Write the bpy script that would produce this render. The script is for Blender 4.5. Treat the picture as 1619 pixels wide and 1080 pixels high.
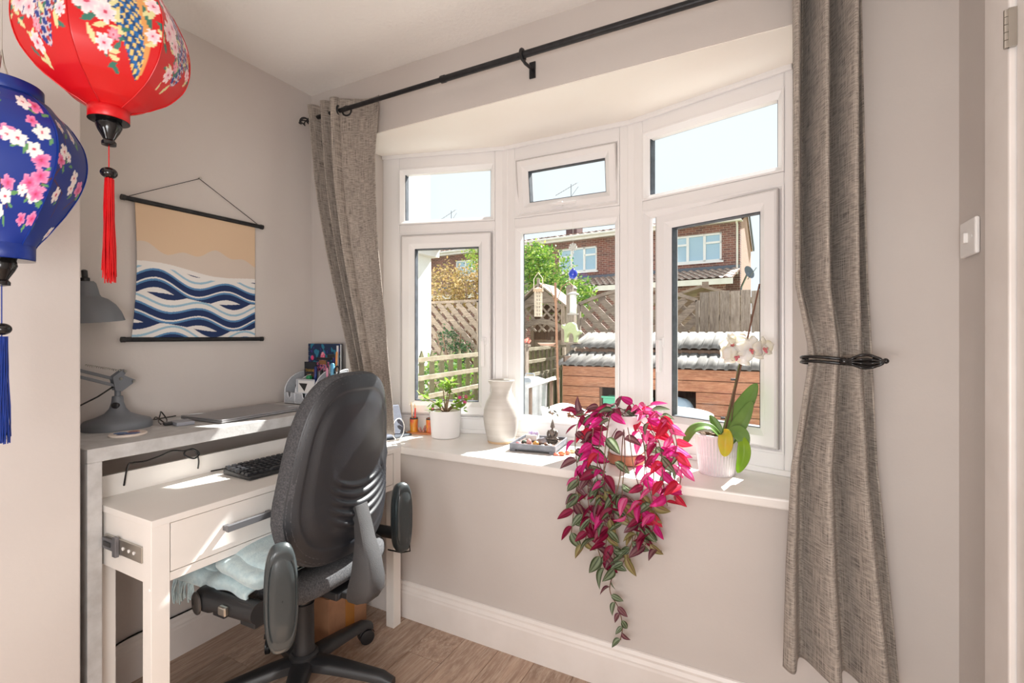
import bpy, bmesh, math, random
import numpy as np
from mathutils import Matrix, Vector, Quaternion, noise
for o in list(bpy.data.objects): bpy.data.objects.remove(o)
SC = bpy.context.scene
COL = SC.collection
PI = math.pi

# ---------------------------------------------------------------- camera
CAM = (1.977, -1.634, 1.204); YAW = math.radians(27.9); FPX = 765.0
cd = bpy.data.cameras.new('camera'); co = bpy.data.objects.new('camera', cd); COL.objects.link(co)
co.location = CAM; co.rotation_euler = (PI/2, 0, YAW)
cd.sensor_width = 36; cd.lens = FPX/1619*36; cd.shift_y = -8/1619; cd.clip_start = .02; cd.clip_end = 200
SC.camera = co
# ---------------------------------------------------------------- sky
w = bpy.data.worlds.new('sky'); SC.world = w; w.use_nodes = True
bg = w.node_tree.nodes['Background']; bg.inputs[0].default_value = (.87, .94, 1.0, 1); bg.inputs[1].default_value = .80
# ---------------------------------------------------------------- sun
sd = bpy.data.lights.new('sun', 'SUN'); sd.energy = 14; sd.angle = math.radians(.53); sd.color = (1, .97, .93)
so = bpy.data.objects.new('sun', sd); COL.objects.link(so); so.location = (6, 12, 12)
so.rotation_euler = Vector((-.30, -1.0, -1.03)).to_track_quat('-Z', 'Y').to_euler()
# ---------------------------------------------------------------- two unseen lights added behind the camera as fill (the room carries on there)
for nm, loc, en, sz in (('rear_fill_light', (1.1, -2.7, .85), 16, .22), ('near_fill_light', (1.9, -2.1, 1.02), 38, .3)):
    ld = bpy.data.lights.new(nm, 'POINT'); ld.shadow_soft_size = sz; ld.energy = en; ld.color = (.99, 1, 1)
    lo = bpy.data.objects.new(nm, ld); COL.objects.link(lo); lo.location = loc
# ---------------------------------------------------------------- exposure
SC.view_settings.view_transform = 'Standard'; SC.view_settings.look = 'None'
SC.view_settings.exposure = 0.55; SC.view_settings.gamma = 1; SC.view_settings.use_curve_mapping = False
SC.cycles.max_bounces = 10; SC.cycles.diffuse_bounces = 5; SC.cycles.transparent_max_bounces = 16
SC.cycles.caustics_reflective = False; SC.cycles.caustics_refractive = False

# ================================================================ helpers
FW = Vector((-math.sin(YAW), math.cos(YAW), 0)); RT = Vector((math.cos(YAW), math.sin(YAW), 0)); CV = Vector(CAM)
def ray(u, v): return FW + RT*((u-809.5)/FPX) + Vector((0, 0, (532-v)/FPX))
def onY(u, v, Y):
    d = ray(u, v); return CV + d*((Y-CV.y)/d.y)
def onX(u, v, X):
    d = ray(u, v); return CV + d*((X-CV.x)/d.x)
def onZ(u, v, Z):
    d = ray(u, v); return CV + d*((Z-CV.z)/d.z)
def V(*a): return Vector(a)
def lin(c):
    return tuple((x/255/12.92 if x/255 <= .04045 else ((x/255+.055)/1.055)**2.4) for x in c)
MATS = {}
def nodes_of(name):
    m = bpy.data.materials.new(name); m.use_nodes = True; MATS[name] = m
    nt = m.node_tree; return m, nt, nt.nodes['Principled BSDF'], nt.links
def mixc(nt, fac, a, b):
    n = nt.nodes.new('ShaderNodeMix'); n.data_type = 'RGBA'
    for s, val in ((n.inputs[6], a), (n.inputs[7], b)):
        if hasattr(val, 'is_output'): nt.links.new(val, s)
        else: s.default_value = (*val, 1)
    if hasattr(fac, 'is_output'): nt.links.new(fac, n.inputs[0])
    else: n.inputs[0].default_value = fac
    return n.outputs[2]
def coords(nt, kind='Object', scale=(1, 1, 1), rot=(0, 0, 0)):
    t = nt.nodes.new('ShaderNodeTexCoord'); mp = nt.nodes.new('ShaderNodeMapping')
    nt.links.new(t.outputs[kind], mp.inputs[0]); mp.inputs['Scale'].default_value = scale; mp.inputs['Rotation'].default_value = rot
    return mp.outputs[0]
def noiz(nt, vec, scale, detail=4, rough=.55, lo=.35, hi=.65):
    n = nt.nodes.new('ShaderNodeTexNoise'); nt.links.new(vec, n.inputs['Vector'])
    n.inputs['Scale'].default_value = scale; n.inputs['Detail'].default_value = detail; n.inputs['Roughness'].default_value = rough
    r = nt.nodes.new('ShaderNodeMapRange'); nt.links.new(n.outputs[0], r.inputs[0])
    r.inputs[1].default_value = lo; r.inputs[2].default_value = hi
    return r.outputs[0]
def bump(nt, b, h, strength, dist=.01):
    n = nt.nodes.new('ShaderNodeBump'); nt.links.new(h, n.inputs['Height']); n.inputs['Strength'].default_value = strength
    n.inputs['Distance'].default_value = dist; nt.links.new(n.outputs[0], b.inputs['Normal'])
def M(name, col, rough=.5, metal=0, col2=None, vs=6, st=(1, 1, 1), bmp=0, bs=80, bst=None, spec=.5, coat=0, sheen=0, rand=0, translucent=0, vc=False, dist=.004, detail=4):
    if name in MATS: return MATS[name]
    m, nt, b, L = nodes_of(name)
    b.inputs['Roughness'].default_value = rough; b.inputs['Metallic'].default_value = metal
    b.inputs['Specular IOR Level'].default_value = spec; b.inputs['Coat Weight'].default_value = coat; b.inputs['Sheen Weight'].default_value = sheen
    c = lin(col); out = None
    if vc:
        a = nt.nodes.new('ShaderNodeAttribute'); a.attribute_name = 'Col'; out = a.outputs['Color']
    elif col2:
        out = mixc(nt, noiz(nt, coords(nt, scale=st), vs, detail), c, lin(col2))
    if rand:
        oi = nt.nodes.new('ShaderNodeObjectInfo'); hs = nt.nodes.new('ShaderNodeHueSaturation')
        mr = nt.nodes.new('ShaderNodeMapRange'); L.new(oi.outputs['Random'], mr.inputs[0]); mr.inputs[3].default_value = 1-rand; mr.inputs[4].default_value = 1+rand
        L.new(mr.outputs[0], hs.inputs['Value'])
        if out: L.new(out, hs.inputs['Color'])
        else: hs.inputs['Color'].default_value = (*c, 1)
        out = hs.outputs[0]
    if out: L.new(out, b.inputs['Base Color'])
    else: b.inputs['Base Color'].default_value = (*c, 1)
    if bmp: bump(nt, b, noiz(nt, coords(nt, scale=bst or st), bs, 3, lo=.2, hi=.8), bmp, dist)
    if translucent:
        t = nt.nodes.new('ShaderNodeBsdfTranslucent'); x = nt.nodes.new('ShaderNodeMixShader'); x.inputs[0].default_value = translucent
        if out: L.new(out, t.inputs[0])
        else: t.inputs[0].default_value = (*c, 1)
        L.new(b.outputs[0], x.inputs[1]); L.new(t.outputs[0], x.inputs[2]); L.new(x.outputs[0], nt.nodes['Material Output'].inputs[0])
    return m

ROOT = {}
def tag(o, label=None, cat=None, group=None, kind=None):
    for k, v in (('label', label), ('category', cat), ('group', group), ('kind', kind)):
        if v: o[k] = v
    return o
def thing(name, label, cat, loc=(0, 0, 0), rz=0, group=None, kind=None):
    o = bpy.data.objects.new(name, None); COL.objects.link(o); o.empty_display_size = .05
    o.location = loc; o.rotation_euler = (0, 0, rz)
    ROOT[o] = Matrix.Translation(loc) @ Matrix.Rotation(rz, 4, 'Z')
    return tag(o, label, cat, group, kind)
def copy_tree(o, parent=None):
    c = o.copy(); COL.objects.link(c); c.parent = parent
    for ch in [x for x in bpy.data.objects if x.parent == o]: copy_tree(ch, c)
    return c
class MB:
    def __init__(s, xf=None): s.v = []; s.f = []; s.c = []; s.uv = []; s.xf = xf
    def add(s, vs, fs, col=None, uv=None):
        n = len(s.v)
        s.v += [tuple(s.xf @ Vector(p)) if s.xf else tuple(p) for p in vs]
        s.f += [tuple(i+n for i in f) for f in fs]
        if col is not None: s.c += ([col]*len(vs) if not isinstance(col, list) else col)
        if uv is not None: s.uv += uv
        return s
    def box(s, lo, hi, col=None):
        (a, b, c), (d, e, f) = lo, hi
        return s.add([(a,b,c),(d,b,c),(d,e,c),(a,e,c),(a,b,f),(d,b,f),(d,e,f),(a,e,f)],
                     [(0,3,2,1),(4,5,6,7),(0,1,5,4),(1,2,6,5),(2,3,7,6),(3,0,4,7)], col)
    def obox(s, c, size, rot=None, col=None):
        x, y, z = [k/2 for k in size]; R_ = rot or Matrix.Identity(3); c = Vector(c)
        vs = [c + R_ @ Vector(p) for p in ((-x,-y,-z),(x,-y,-z),(x,y,-z),(-x,y,-z),(-x,-y,z),(x,-y,z),(x,y,z),(-x,y,z))]
        return s.add(vs, [(0,3,2,1),(4,5,6,7),(0,1,5,4),(1,2,6,5),(2,3,7,6),(3,0,4,7)], col)
    def bar(s, p, q, w, h, up=(0, 0, 1), col=None):
        p, q = Vector(p), Vector(q); d = (q-p).normalized(); a = d.cross(Vector(up)).normalized(); b = a.cross(d)
        R_ = Matrix((d, a, b)).transposed()
        return s.obox((p+q)/2, ((q-p).length, w, h), R_, col)
    def tube(s, pts, r, n=8, caps=True, closed=False, col=None):
        pts = [Vector(p) for p in pts]; N = len(pts); rs = r if isinstance(r, (list, tuple)) else [r]*N
        T = []
        for i in range(N):
            a = pts[(i-1) % N] if (i or closed) else pts[0]; b = pts[(i+1) % N] if (i < N-1 or closed) else pts[-1]
            T.append((b-a).normalized())
        u = T[0].orthogonal().normalized(); vs = []
        for i in range(N):
            u = (u - T[i]*u.dot(T[i])); u = u.normalized() if u.length > 1e-6 else T[i].orthogonal().normalized()
            w_ = T[i].cross(u)
            for k in range(n):
                a = 2*PI*k/n; vs.append(pts[i] + (u*math.cos(a)+w_*math.sin(a))*rs[i])
        fs = []
        for i in range(N if closed else N-1):
            j = (i+1) % N
            for k in range(n): fs.append((i*n+k, i*n+(k+1) % n, j*n+(k+1) % n, j*n+k))
        if caps and not closed: fs += [tuple(reversed(range(n))), tuple(range((N-1)*n, N*n))]
        return s.add(vs, fs, col)
    def lathe(s, prof, c=(0, 0, 0), n=24, axis=None, cap=True, col=None):
        c = Vector(c); Q = Vector((0, 0, 1)).rotation_difference(Vector(axis)).to_matrix() if axis else Matrix.Identity(3)
        vs = []; m = len(prof)
        for r, z in prof:
            for k in range(n):
                a = 2*PI*k/n; vs.append(c + Q @ Vector((r*math.cos(a), r*math.sin(a), z)))
        fs = [(i*n+k, i*n+(k+1) % n, (i+1)*n+(k+1) % n, (i+1)*n+k) for i in range(m-1) for k in range(n)]
        if cap: fs += [tuple(reversed(range(n))), tuple(range((m-1)*n, m*n))]
        return s.add(vs, fs, col)
    def prism(s, poly, t, ax='z', o=0, col=None):
        n = len(poly)
        f = {'z': lambda p, q: (p[0], p[1], q), 'y': lambda p, q: (p[0], q, p[1]), 'x': lambda p, q: (q, p[0], p[1])}[ax]
        vs = [f(p, o) for p in poly] + [f(p, o+t) for p in poly]
        return s.add(vs, [tuple(reversed(range(n))), tuple(range(n, 2*n))] + [(i, (i+1) % n, n+(i+1) % n, n+i) for i in range(n)], col)
    def grid(s, fn, nu, nv, closeu=False, col=None, uvf=None):
        vs = [fn(i/(nu if closeu else nu-1), j/(nv-1)) for j in range(nv) for i in range(nu)]
        fs = [(j*nu+i, j*nu+(i+1) % nu, (j+1)*nu+(i+1) % nu, (j+1)*nu+i) for j in range(nv-1) for i in range(nu if closeu else nu-1)]
        c = [col(i/(nu if closeu else nu-1), j/(nv-1)) for j in range(nv) for i in range(nu)] if callable(col) else col
        uv = [uvf(i/(nu-1), j/(nv-1)) for j in range(nv) for i in range(nu)] if uvf else None
        return s.add(vs, fs, c, uv)
    def ball(s, c, r, n=10, m=7, col=None):
        rx, ry, rz = r if isinstance(r, (tuple, list)) else (r, r, r); c = Vector(c)
        return s.grid(lambda a, b: c + Vector((rx*math.cos(2*PI*a)*math.sin(PI*(b*.98+.01)), ry*math.sin(2*PI*a)*math.sin(PI*(b*.98+.01)), -rz*math.cos(PI*(b*.98+.01)))), n, m, True, col)
    def loops(s, rings, close=False):
        n = len(rings[0]); vs = [p for r in rings for p in r]; m = len(rings)
        return s.add(vs, [(i*n+k, i*n+(k+1) % n, (i+1) % m*n+(k+1) % n, (i+1) % m*n+k) for i in range(m if close else m-1) for k in range(n)])
    def build(s, name, mat, parent=None, loc=None, smooth=None, bevel=0, seg=2, solid=0, sub=0):
        if parent is not None: Mw = ROOT[parent]
        else: Mw = Matrix.Translation(loc or (0, 0, 0))
        inv = Mw.inverted(); me = bpy.data.meshes.new(name)
        me.from_pydata([inv @ Vector(p) for p in s.v], [], s.f)
        if isinstance(mat, str): mat = MATS[mat]
        me.materials.append(mat)
        if s.c:
            at = me.color_attributes.new('Col', 'FLOAT_COLOR', 'POINT')
            at.data.foreach_set('color', [x for c in s.c for x in (c[0], c[1], c[2], 1.0)])
        if s.uv:
            ul = me.uv_layers.new(name='UVMap'); idx = np.empty(len(me.loops), dtype=np.int32); me.loops.foreach_get('vertex_index', idx)
            ul.data.foreach_set('uv', np.array(s.uv, dtype=np.float32)[idx].ravel())
        bm = bmesh.new(); bm.from_mesh(me); bmesh.ops.recalc_face_normals(bm, faces=bm.faces); bm.to_mesh(me); bm.free()
        if smooth:
            me.shade_smooth()
            if smooth < 180: me.set_sharp_from_angle(angle=math.radians(smooth))
        o = bpy.data.objects.new(name, me); COL.objects.link(o)
        if parent is not None: o.parent = parent
        else: o.location = Mw.translation
        ROOT[o] = Mw
        if solid:
            md = o.modifiers.new('thickness', 'SOLIDIFY'); md.thickness = solid; md.offset = 0
        if bevel:
            md = o.modifiers.new('bevel', 'BEVEL'); md.width = bevel; md.segments = seg; md.limit_method = 'ANGLE'; md.angle_limit = math.radians(40); md.harden_normals = False
        if sub:
            md = o.modifiers.new('sub', 'SUBSURF'); md.levels = sub; md.render_levels = sub
        return o
def inst(mesh_obj, name, parent, mat4):
    """another object sharing mesh data, placed by a world matrix under parent"""
    o = bpy.data.objects.new(name, mesh_obj if isinstance(mesh_obj, bpy.types.Mesh) else mesh_obj.data); COL.objects.link(o)
    o.parent = parent; o.matrix_local = (ROOT[parent].inverted() if parent else Matrix()) @ mat4
    return o
def mesh_only(mb, name, mat, smooth=None):
    o = mb.build(name, mat, smooth=smooth); me = o.data; bpy.data.objects.remove(o); return me
def struct(o): o['kind'] = 'structure'; return o
def smoothstep(a, b, x):
    t = min(1, max(0, (x-a)/(b-a))); return t*t*(3-2*t)
def text_mesh(txt, size, mat, name, parent, mat4, depth=.0006):
    cu = bpy.data.curves.new(name, 'FONT'); cu.body = txt; cu.size = size; cu.extrude = depth; cu.align_x = 'CENTER'; cu.align_y = 'CENTER'
    t = bpy.data.objects.new('tmp', cu); COL.objects.link(t); dg = bpy.context.evaluated_depsgraph_get()
    me = bpy.data.meshes.new_from_object(t.evaluated_get(dg)); bpy.data.objects.remove(t); me.name = name
    me.materials.clear(); me.materials.append(MATS[mat])
    return inst(me, name, parent, mat4)

# ================================================================ materials
M('wall_paint', (206, 199, 194), .75, col2=(202, 194, 189), vs=2.2, bmp=.06, bs=90)
M('ceiling_paint', (240, 236, 232), .85, bmp=.22, bs=60, dist=.008)
M('white_gloss', (238, 232, 228), .35, col2=(230, 223, 218), vs=5)
M('upvc', (240, 238, 238), .28, bmp=.02, bs=200)
M('sill_paint', (242, 238, 234), .3, col2=(236, 231, 226), vs=8)
M('rubber', (46, 50, 58), .55, col2=(70, 76, 86), vs=30)
M('steel', (190, 186, 178), .28, metal=1, bmp=.02)
M('brass', (190, 160, 95), .3, metal=1, bmp=.02)
M('dark_metal', (38, 38, 40), .42, metal=.5, col2=(50, 50, 52), vs=40)
M('black_plastic', (34, 34, 36), .42, bmp=.12, bs=500, dist=.001)
M('black_gloss', (16, 15, 16), .12, col2=(24, 22, 22), vs=20)
M('white_plastic', (236, 234, 232), .4, bmp=.02, bs=200)
M('grey_plastic', (148, 150, 158), .45, bmp=.03, bs=200)
M('white_laminate', (236, 231, 226), .33, col2=(230, 225, 219), vs=3, bmp=.02, bs=150)
M('concrete_laminate', (198, 197, 196), .5, col2=(182, 180, 178), vs=28, bmp=.08, bs=120)
def glass_mat():
    m, nt, b, L = nodes_of('window_glass')
    t = nt.nodes.new('ShaderNodeBsdfTransparent'); t.inputs[0].default_value = (.97, .985, .98, 1)
    g = nt.nodes.new('ShaderNodeBsdfGlossy'); g.inputs['Roughness'].default_value = .01
    lw = nt.nodes.new('ShaderNodeLayerWeight'); lw.inputs[0].default_value = .5
    pw_ = nt.nodes.new('ShaderNodeMath'); pw_.operation = 'POWER'; L.new(lw.outputs['Facing'], pw_.inputs[0]); pw_.inputs[1].default_value = 5
    f = nt.nodes.new('ShaderNodeMath'); f.operation = 'MULTIPLY_ADD'; L.new(pw_.outputs[0], f.inputs[0]); f.inputs[1].default_value = .9; f.inputs[2].default_value = .025
    x = nt.nodes.new('ShaderNodeMixShader'); L.new(f.outputs[0], x.inputs[0]); L.new(t.outputs[0], x.inputs[1]); L.new(g.outputs[0], x.inputs[2])
    L.new(x.outputs[0], nt.nodes['Material Output'].inputs[0])
glass_mat()
def wood(name, a, b, c, st, vs=9, rough=.5, rand=.1, bmp=.1):
    m, nt, bs, L = nodes_of(name); vec = coords(nt, scale=st)
    oi = nt.nodes.new('ShaderNodeObjectInfo'); ad = nt.nodes.new('ShaderNodeVectorMath'); ad.operation = 'ADD'
    cm = nt.nodes.new('ShaderNodeCombineXYZ'); mu = nt.nodes.new('ShaderNodeMath'); mu.operation = 'MULTIPLY'; mu.inputs[1].default_value = 37
    L.new(oi.outputs['Random'], mu.inputs[0])
    for k in range(3): L.new(mu.outputs[0], cm.inputs[k])
    L.new(vec, ad.inputs[0]); L.new(cm.outputs[0], ad.inputs[1]); vec = ad.outputs[0]
    f = noiz(nt, vec, vs, 6, .62, .32, .68); g = noiz(nt, vec, vs*3.3, 5, .7, .45, .75)
    col = mixc(nt, g, mixc(nt, f, lin(a), lin(b)), lin(c))
    hs = nt.nodes.new('ShaderNodeHueSaturation'); mr = nt.nodes.new('ShaderNodeMapRange'); L.new(oi.outputs['Random'], mr.inputs[0])
    mr.inputs[3].default_value = 1-rand; mr.inputs[4].default_value = 1+rand; L.new(mr.outputs[0], hs.inputs['Value']); L.new(col, hs.inputs['Color'])
    L.new(hs.outputs[0], bs.inputs['Base Color']); bs.inputs['Roughness'].default_value = rough
    bump(nt, bs, g, bmp, .003)
wood('floor_wood', (190, 162, 142), (146, 118, 100), (208, 188, 170), (9, .7, 9), 4, .42, .10)
wood('fence_wood', (160, 145, 131), (124, 109, 98), (190, 176, 162), (9, 9, .8), 4, .8, .2)
wood('fence_wood_flat', (154, 138, 124), (116, 101, 90), (182, 167, 152), (1, 9, 9), 4, .8, .12)
wood('coop_wood', (178, 122, 92), (136, 90, 68), (198, 150, 118), (1, 8, 8), 3.5, .75, .14)
wood('dark_wood', (108, 82, 66), (82, 62, 50), (130, 104, 86), (9, 9, .9), 4, .7, .1)
def weave(name, light, mid, dark, ux=1400, uy=60, rough=.9):
    m, nt, b, L = nodes_of(name)
    a = noiz(nt, coords(nt, 'UV', (260, 14, 1)), 1, 3, .6, .38, .66); c = noiz(nt, coords(nt, 'UV', (16, 280, 1)), 1, 3, .6, .38, .66)
    n = noiz(nt, coords(nt, 'UV', (1, 1, 1)), 9, 2, .5, .3, .7)
    mx = nt.nodes.new('ShaderNodeMath'); mx.operation = 'MULTIPLY'; L.new(a, mx.inputs[0]); L.new(c, mx.inputs[1])
    av = nt.nodes.new('ShaderNodeMath'); av.operation = 'ADD'; L.new(a, av.inputs[0]); L.new(c, av.inputs[1])
    hf = nt.nodes.new('ShaderNodeMath'); hf.operation = 'MULTIPLY'; L.new(av.outputs[0], hf.inputs[0]); hf.inputs[1].default_value = .5
    col = mixc(nt, mx.outputs[0], mixc(nt, hf.outputs[0], lin(light), lin(mid)), lin(dark))
    hs = nt.nodes.new('ShaderNodeHueSaturation'); mr = nt.nodes.new('ShaderNodeMapRange'); L.new(n, mr.inputs[0]); mr.inputs[3].default_value = .93; mr.inputs[4].default_value = 1.05
    L.new(mr.outputs[0], hs.inputs['Value']); L.new(col, hs.inputs['Color']); L.new(hs.outputs[0], b.inputs['Base Color'])
    b.inputs['Roughness'].default_value = rough; b.inputs['Sheen Weight'].default_value = .15
    bump(nt, b, hf.outputs[0], .35, .002)
    t = nt.nodes.new('ShaderNodeBsdfTranslucent'); L.new(hs.outputs[0], t.inputs[0]); x = nt.nodes.new('ShaderNodeMixShader'); x.inputs[0].default_value = .12
    L.new(b.outputs[0], x.inputs[1]); L.new(t.outputs[0], x.inputs[2]); L.new(x.outputs[0], nt.nodes['Material Output'].inputs[0])
weave('linen', (198, 187, 176), (152, 142, 133), (82, 77, 73))
# ================================================================ room shell
H = 2.38; SOF = 2.118; SILL = .73; XR = 2.41; YB = -4.6; CHX, CHY = .407, -1.05
def S(name, mb, mat, **k): return struct(mb.build(name, mat, **k))
fl = S('floor', MB().box((-.1, YB, -.08), (XR+.1, 0, -.003)), 'floor_wood')
pw = .152; pl = 1.22
pm = mesh_only(MB().box((-pw/2+.0012, -pl/2+.0012, -.010), (pw/2-.0012, pl/2-.0012, 0)), 'plank', 'floor_wood')
for i in range(16):
    x = pw*(i+.5); off = (i*.43) % 1.0
    y = -.002 - pl*(off)*.6 - pl/2*0
    k = 0; top = -.001
    # boards laid end to end away from the window, staggered
    yc = top + pl/2 - pl*off
    while yc + pl/2 > -2.6:
        lo_, hi_ = max(yc-pl/2, -3.6), min(yc+pl/2, top)
        if hi_-lo_ > .05 and x+pw/2 <= XR+.01:
            o = inst(pm, 'plank', fl, Matrix.Translation((x, (lo_+hi_)/2, 0)) @ Matrix.Diagonal((1, (hi_-lo_)/pl, 1, 1)))
        yc -= pl
S('wall_left', MB().box((-.12, CHY-.05, 0), (0, .0, H)), 'wall_paint')
S('wall_chimney', MB().box((-.12, YB, 0), (CHX, CHY, H)), 'wall_paint', bevel=.004)
PTS = [V(.25, .228, 0), V(.859, .406, 0), V(1.466, .406, 0), V(2.05, .238, 0)]
plan = [(-.12, 0), (XR+.12, 0), (XR+.12, .27), (2.10, .27), (1.482, .47), (.843, .47), (.2, .27), (-.12, .27)]
wm = MB().prism(plan, .70, 'z', 0).prism(plan, .42, 'z', SOF)
wm.prism([(-.12, 0), (.235, 0), (.25, .228), (.24, .27), (-.12, .27)], SOF-.70, 'z', .70)
wm.prism([(XR+.12, 0), (XR+.12, .27), (2.06, .27), (2.05, .238), (2.075, 0)], SOF-.70, 'z', .70)
wwall = S('wall_window', wm, 'wall_paint')
M('bounce_lit_cream', (246, 241, 234), .7, col2=(244, 237, 229), vs=3, bmp=.04, bs=90)
MB().prism([(.237, .002), (2.073, .002), (2.049, .236), (1.466, .404), (.859, .404), (.252, .226)], .004, 'z', SOF-.004).build('soffit_panel', 'bounce_lit_cream', wwall)  # paler than the walls: light bounced off the sill put into its colour
wr = MB().box((XR, -.29, 0), (XR+.12, 0, H)).box((XR, YB, 0), (XR+.12, -1.16, H)).box((XR, -1.16, 2.06), (XR+.12, -.29, H))
S('wall_right', wr, 'wall_paint')
S('wall_back', MB().box((-.12, YB-.12, 0), (XR+.12, YB, H)), 'wall_paint')
S('ceiling', MB().box((-.12, YB, H), (XR+.12, .0, H+.1)), 'ceiling_paint')
bp = [(0, 0), (.018, 0), (.018, .105), (.016, .112), (.016, .118), (.011, .130), (.011, .138), (.006, .148), (0, .15)]
def baseboard(name, a, b, nrm):
    a, b, n = Vector(a), Vector(b), Vector(nrm); mb = MB()
    mb.loops([[p + n*q[0] + V(0, 0, q[1]) for q in bp] for p in (a, b)])
    k = len(bp); mb.f += [tuple(range(k)), tuple(range(k, 2*k))]
    return S(name, mb, 'white_gloss')
baseboard('baseboard_window', (.0, -.001, 0), (XR, -.001, 0), (0, -1, 0))
baseboard('baseboard_left', (.001, CHY, 0), (.001, -.02, 0), (1, 0, 0))
baseboard('baseboard_chimney', (CHX+.001, YB, 0), (CHX+.001, CHY, 0), (1, 0, 0))
baseboard('baseboard_right', (XR-.001, -.02, 0), (XR-.001, -.209, 0), (-1, 0, 0))
# door lining, casing, door
S('trim_1', MB().box((XR-.014, -.333, 0), (XR-.001, -.211, 2.15)).box((XR-.014, -1.24, 2.05), (XR-.001, -.333, 2.15)).box((XR-.014, -1.24, 0), (XR-.001, -1.12, 2.05)), 'white_gloss', bevel=.004)
d = S('door_1', MB().box((XR-.004, -1.116, .008), (XR+.036, -.337, 2.045)), 'white_gloss', bevel=.002)
hg = MB()
for zc in (.24, 1.81):
    hb = MB().box((XR-.0165, -.341, zc-.038), (XR-.004, -.331, zc+.038))
    for k in range(5): hb.lathe([(.0045, 0), (.0045, .014)], (XR-.018, -.335, zc-.038+k*.0152), 10)
    hb.build('hinge', 'steel', d)
db = MB().lathe([(.025, 0), (.025, .008), (.01, .012), (.01, .045), (.026, .055), (.024, .07)], (XR-.004, -1.06, 1.0), 16, axis=(-1, 0, 0)); db.build('door_knob', 'steel', d, smooth=40)

# ================================================================ bay window: three facets
def facet_frame(i):
    a, b = PTS[i], PTS[i+1]; d = (b-a).normalized(); n = V(-d.y, d.x, 0)
    Mx = Matrix.Identity(4); Mx.col[0][:3] = d; Mx.col[1][:3] = n; Mx.col[3][:3] = a
    return Mx, (b-a).length
def rect(x0, x1, z0, z1, y): return [V(x0, y, z0), V(x1, y, z0), V(x1, y, z1), V(x0, y, z1)]
def framing(mb, x0, x1, z0, z1, prof):
    mb.loops([rect(x0+q, x1-q, z0+q, z1-q, y) for q, y in prof], close=True)
BEAD = [(0, .001), (.0, -.004), (.006, -.005), (.024, .016), (.024, .045), (0, .045)]
def pane(parent, xf, x0, x1, z0, z1, y=.03):
    MB(xf).box((x0, y, z0), (x1, y+.024, z1)).build('glass_pane', 'window_glass', parent)
    sp = MB(xf); framing(sp, x0, x1, z0, z1, [(0, y-.008), (.007, y-.008), (.007, y+.028), (0, y+.028)]); sp.build('spacer_bar', 'rubber', parent)
def sash(parent, xf, x0, x1, z0, z1, fw, name='casement'):
    mb = MB(xf); framing(mb, x0, x1, z0, z1, [(0, .05), (0, -.012), (.006, -.018), (fw-.022, -.018), (fw, .004), (fw, .05)])
    c = mb.build(name, 'upvc', parent)
    gk = MB(xf); framing(gk, x0-.0035, x1+.0035, z0-.0035, z1+.0035, [(0, .012), (0, -.013), (.0045, -.013), (.0045, .012)]); gk.build('gasket', 'gasket_grey', c)
    pane(c, xf, x0+fw-.004, x1-fw+.004, z0+fw-.004, z1-fw+.004, .014); return c
M('gasket_grey', (196, 192, 190), .7, bmp=.02)
ZT = (1.708, 1.776); ZB = .825; ZH = 2.045
labels = ['left facet of the white bay window, narrow pane above a closed casement', 'middle facet of the white bay window with small top opener', 'right facet of the white bay window with casement ajar']
WIN = []
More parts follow.
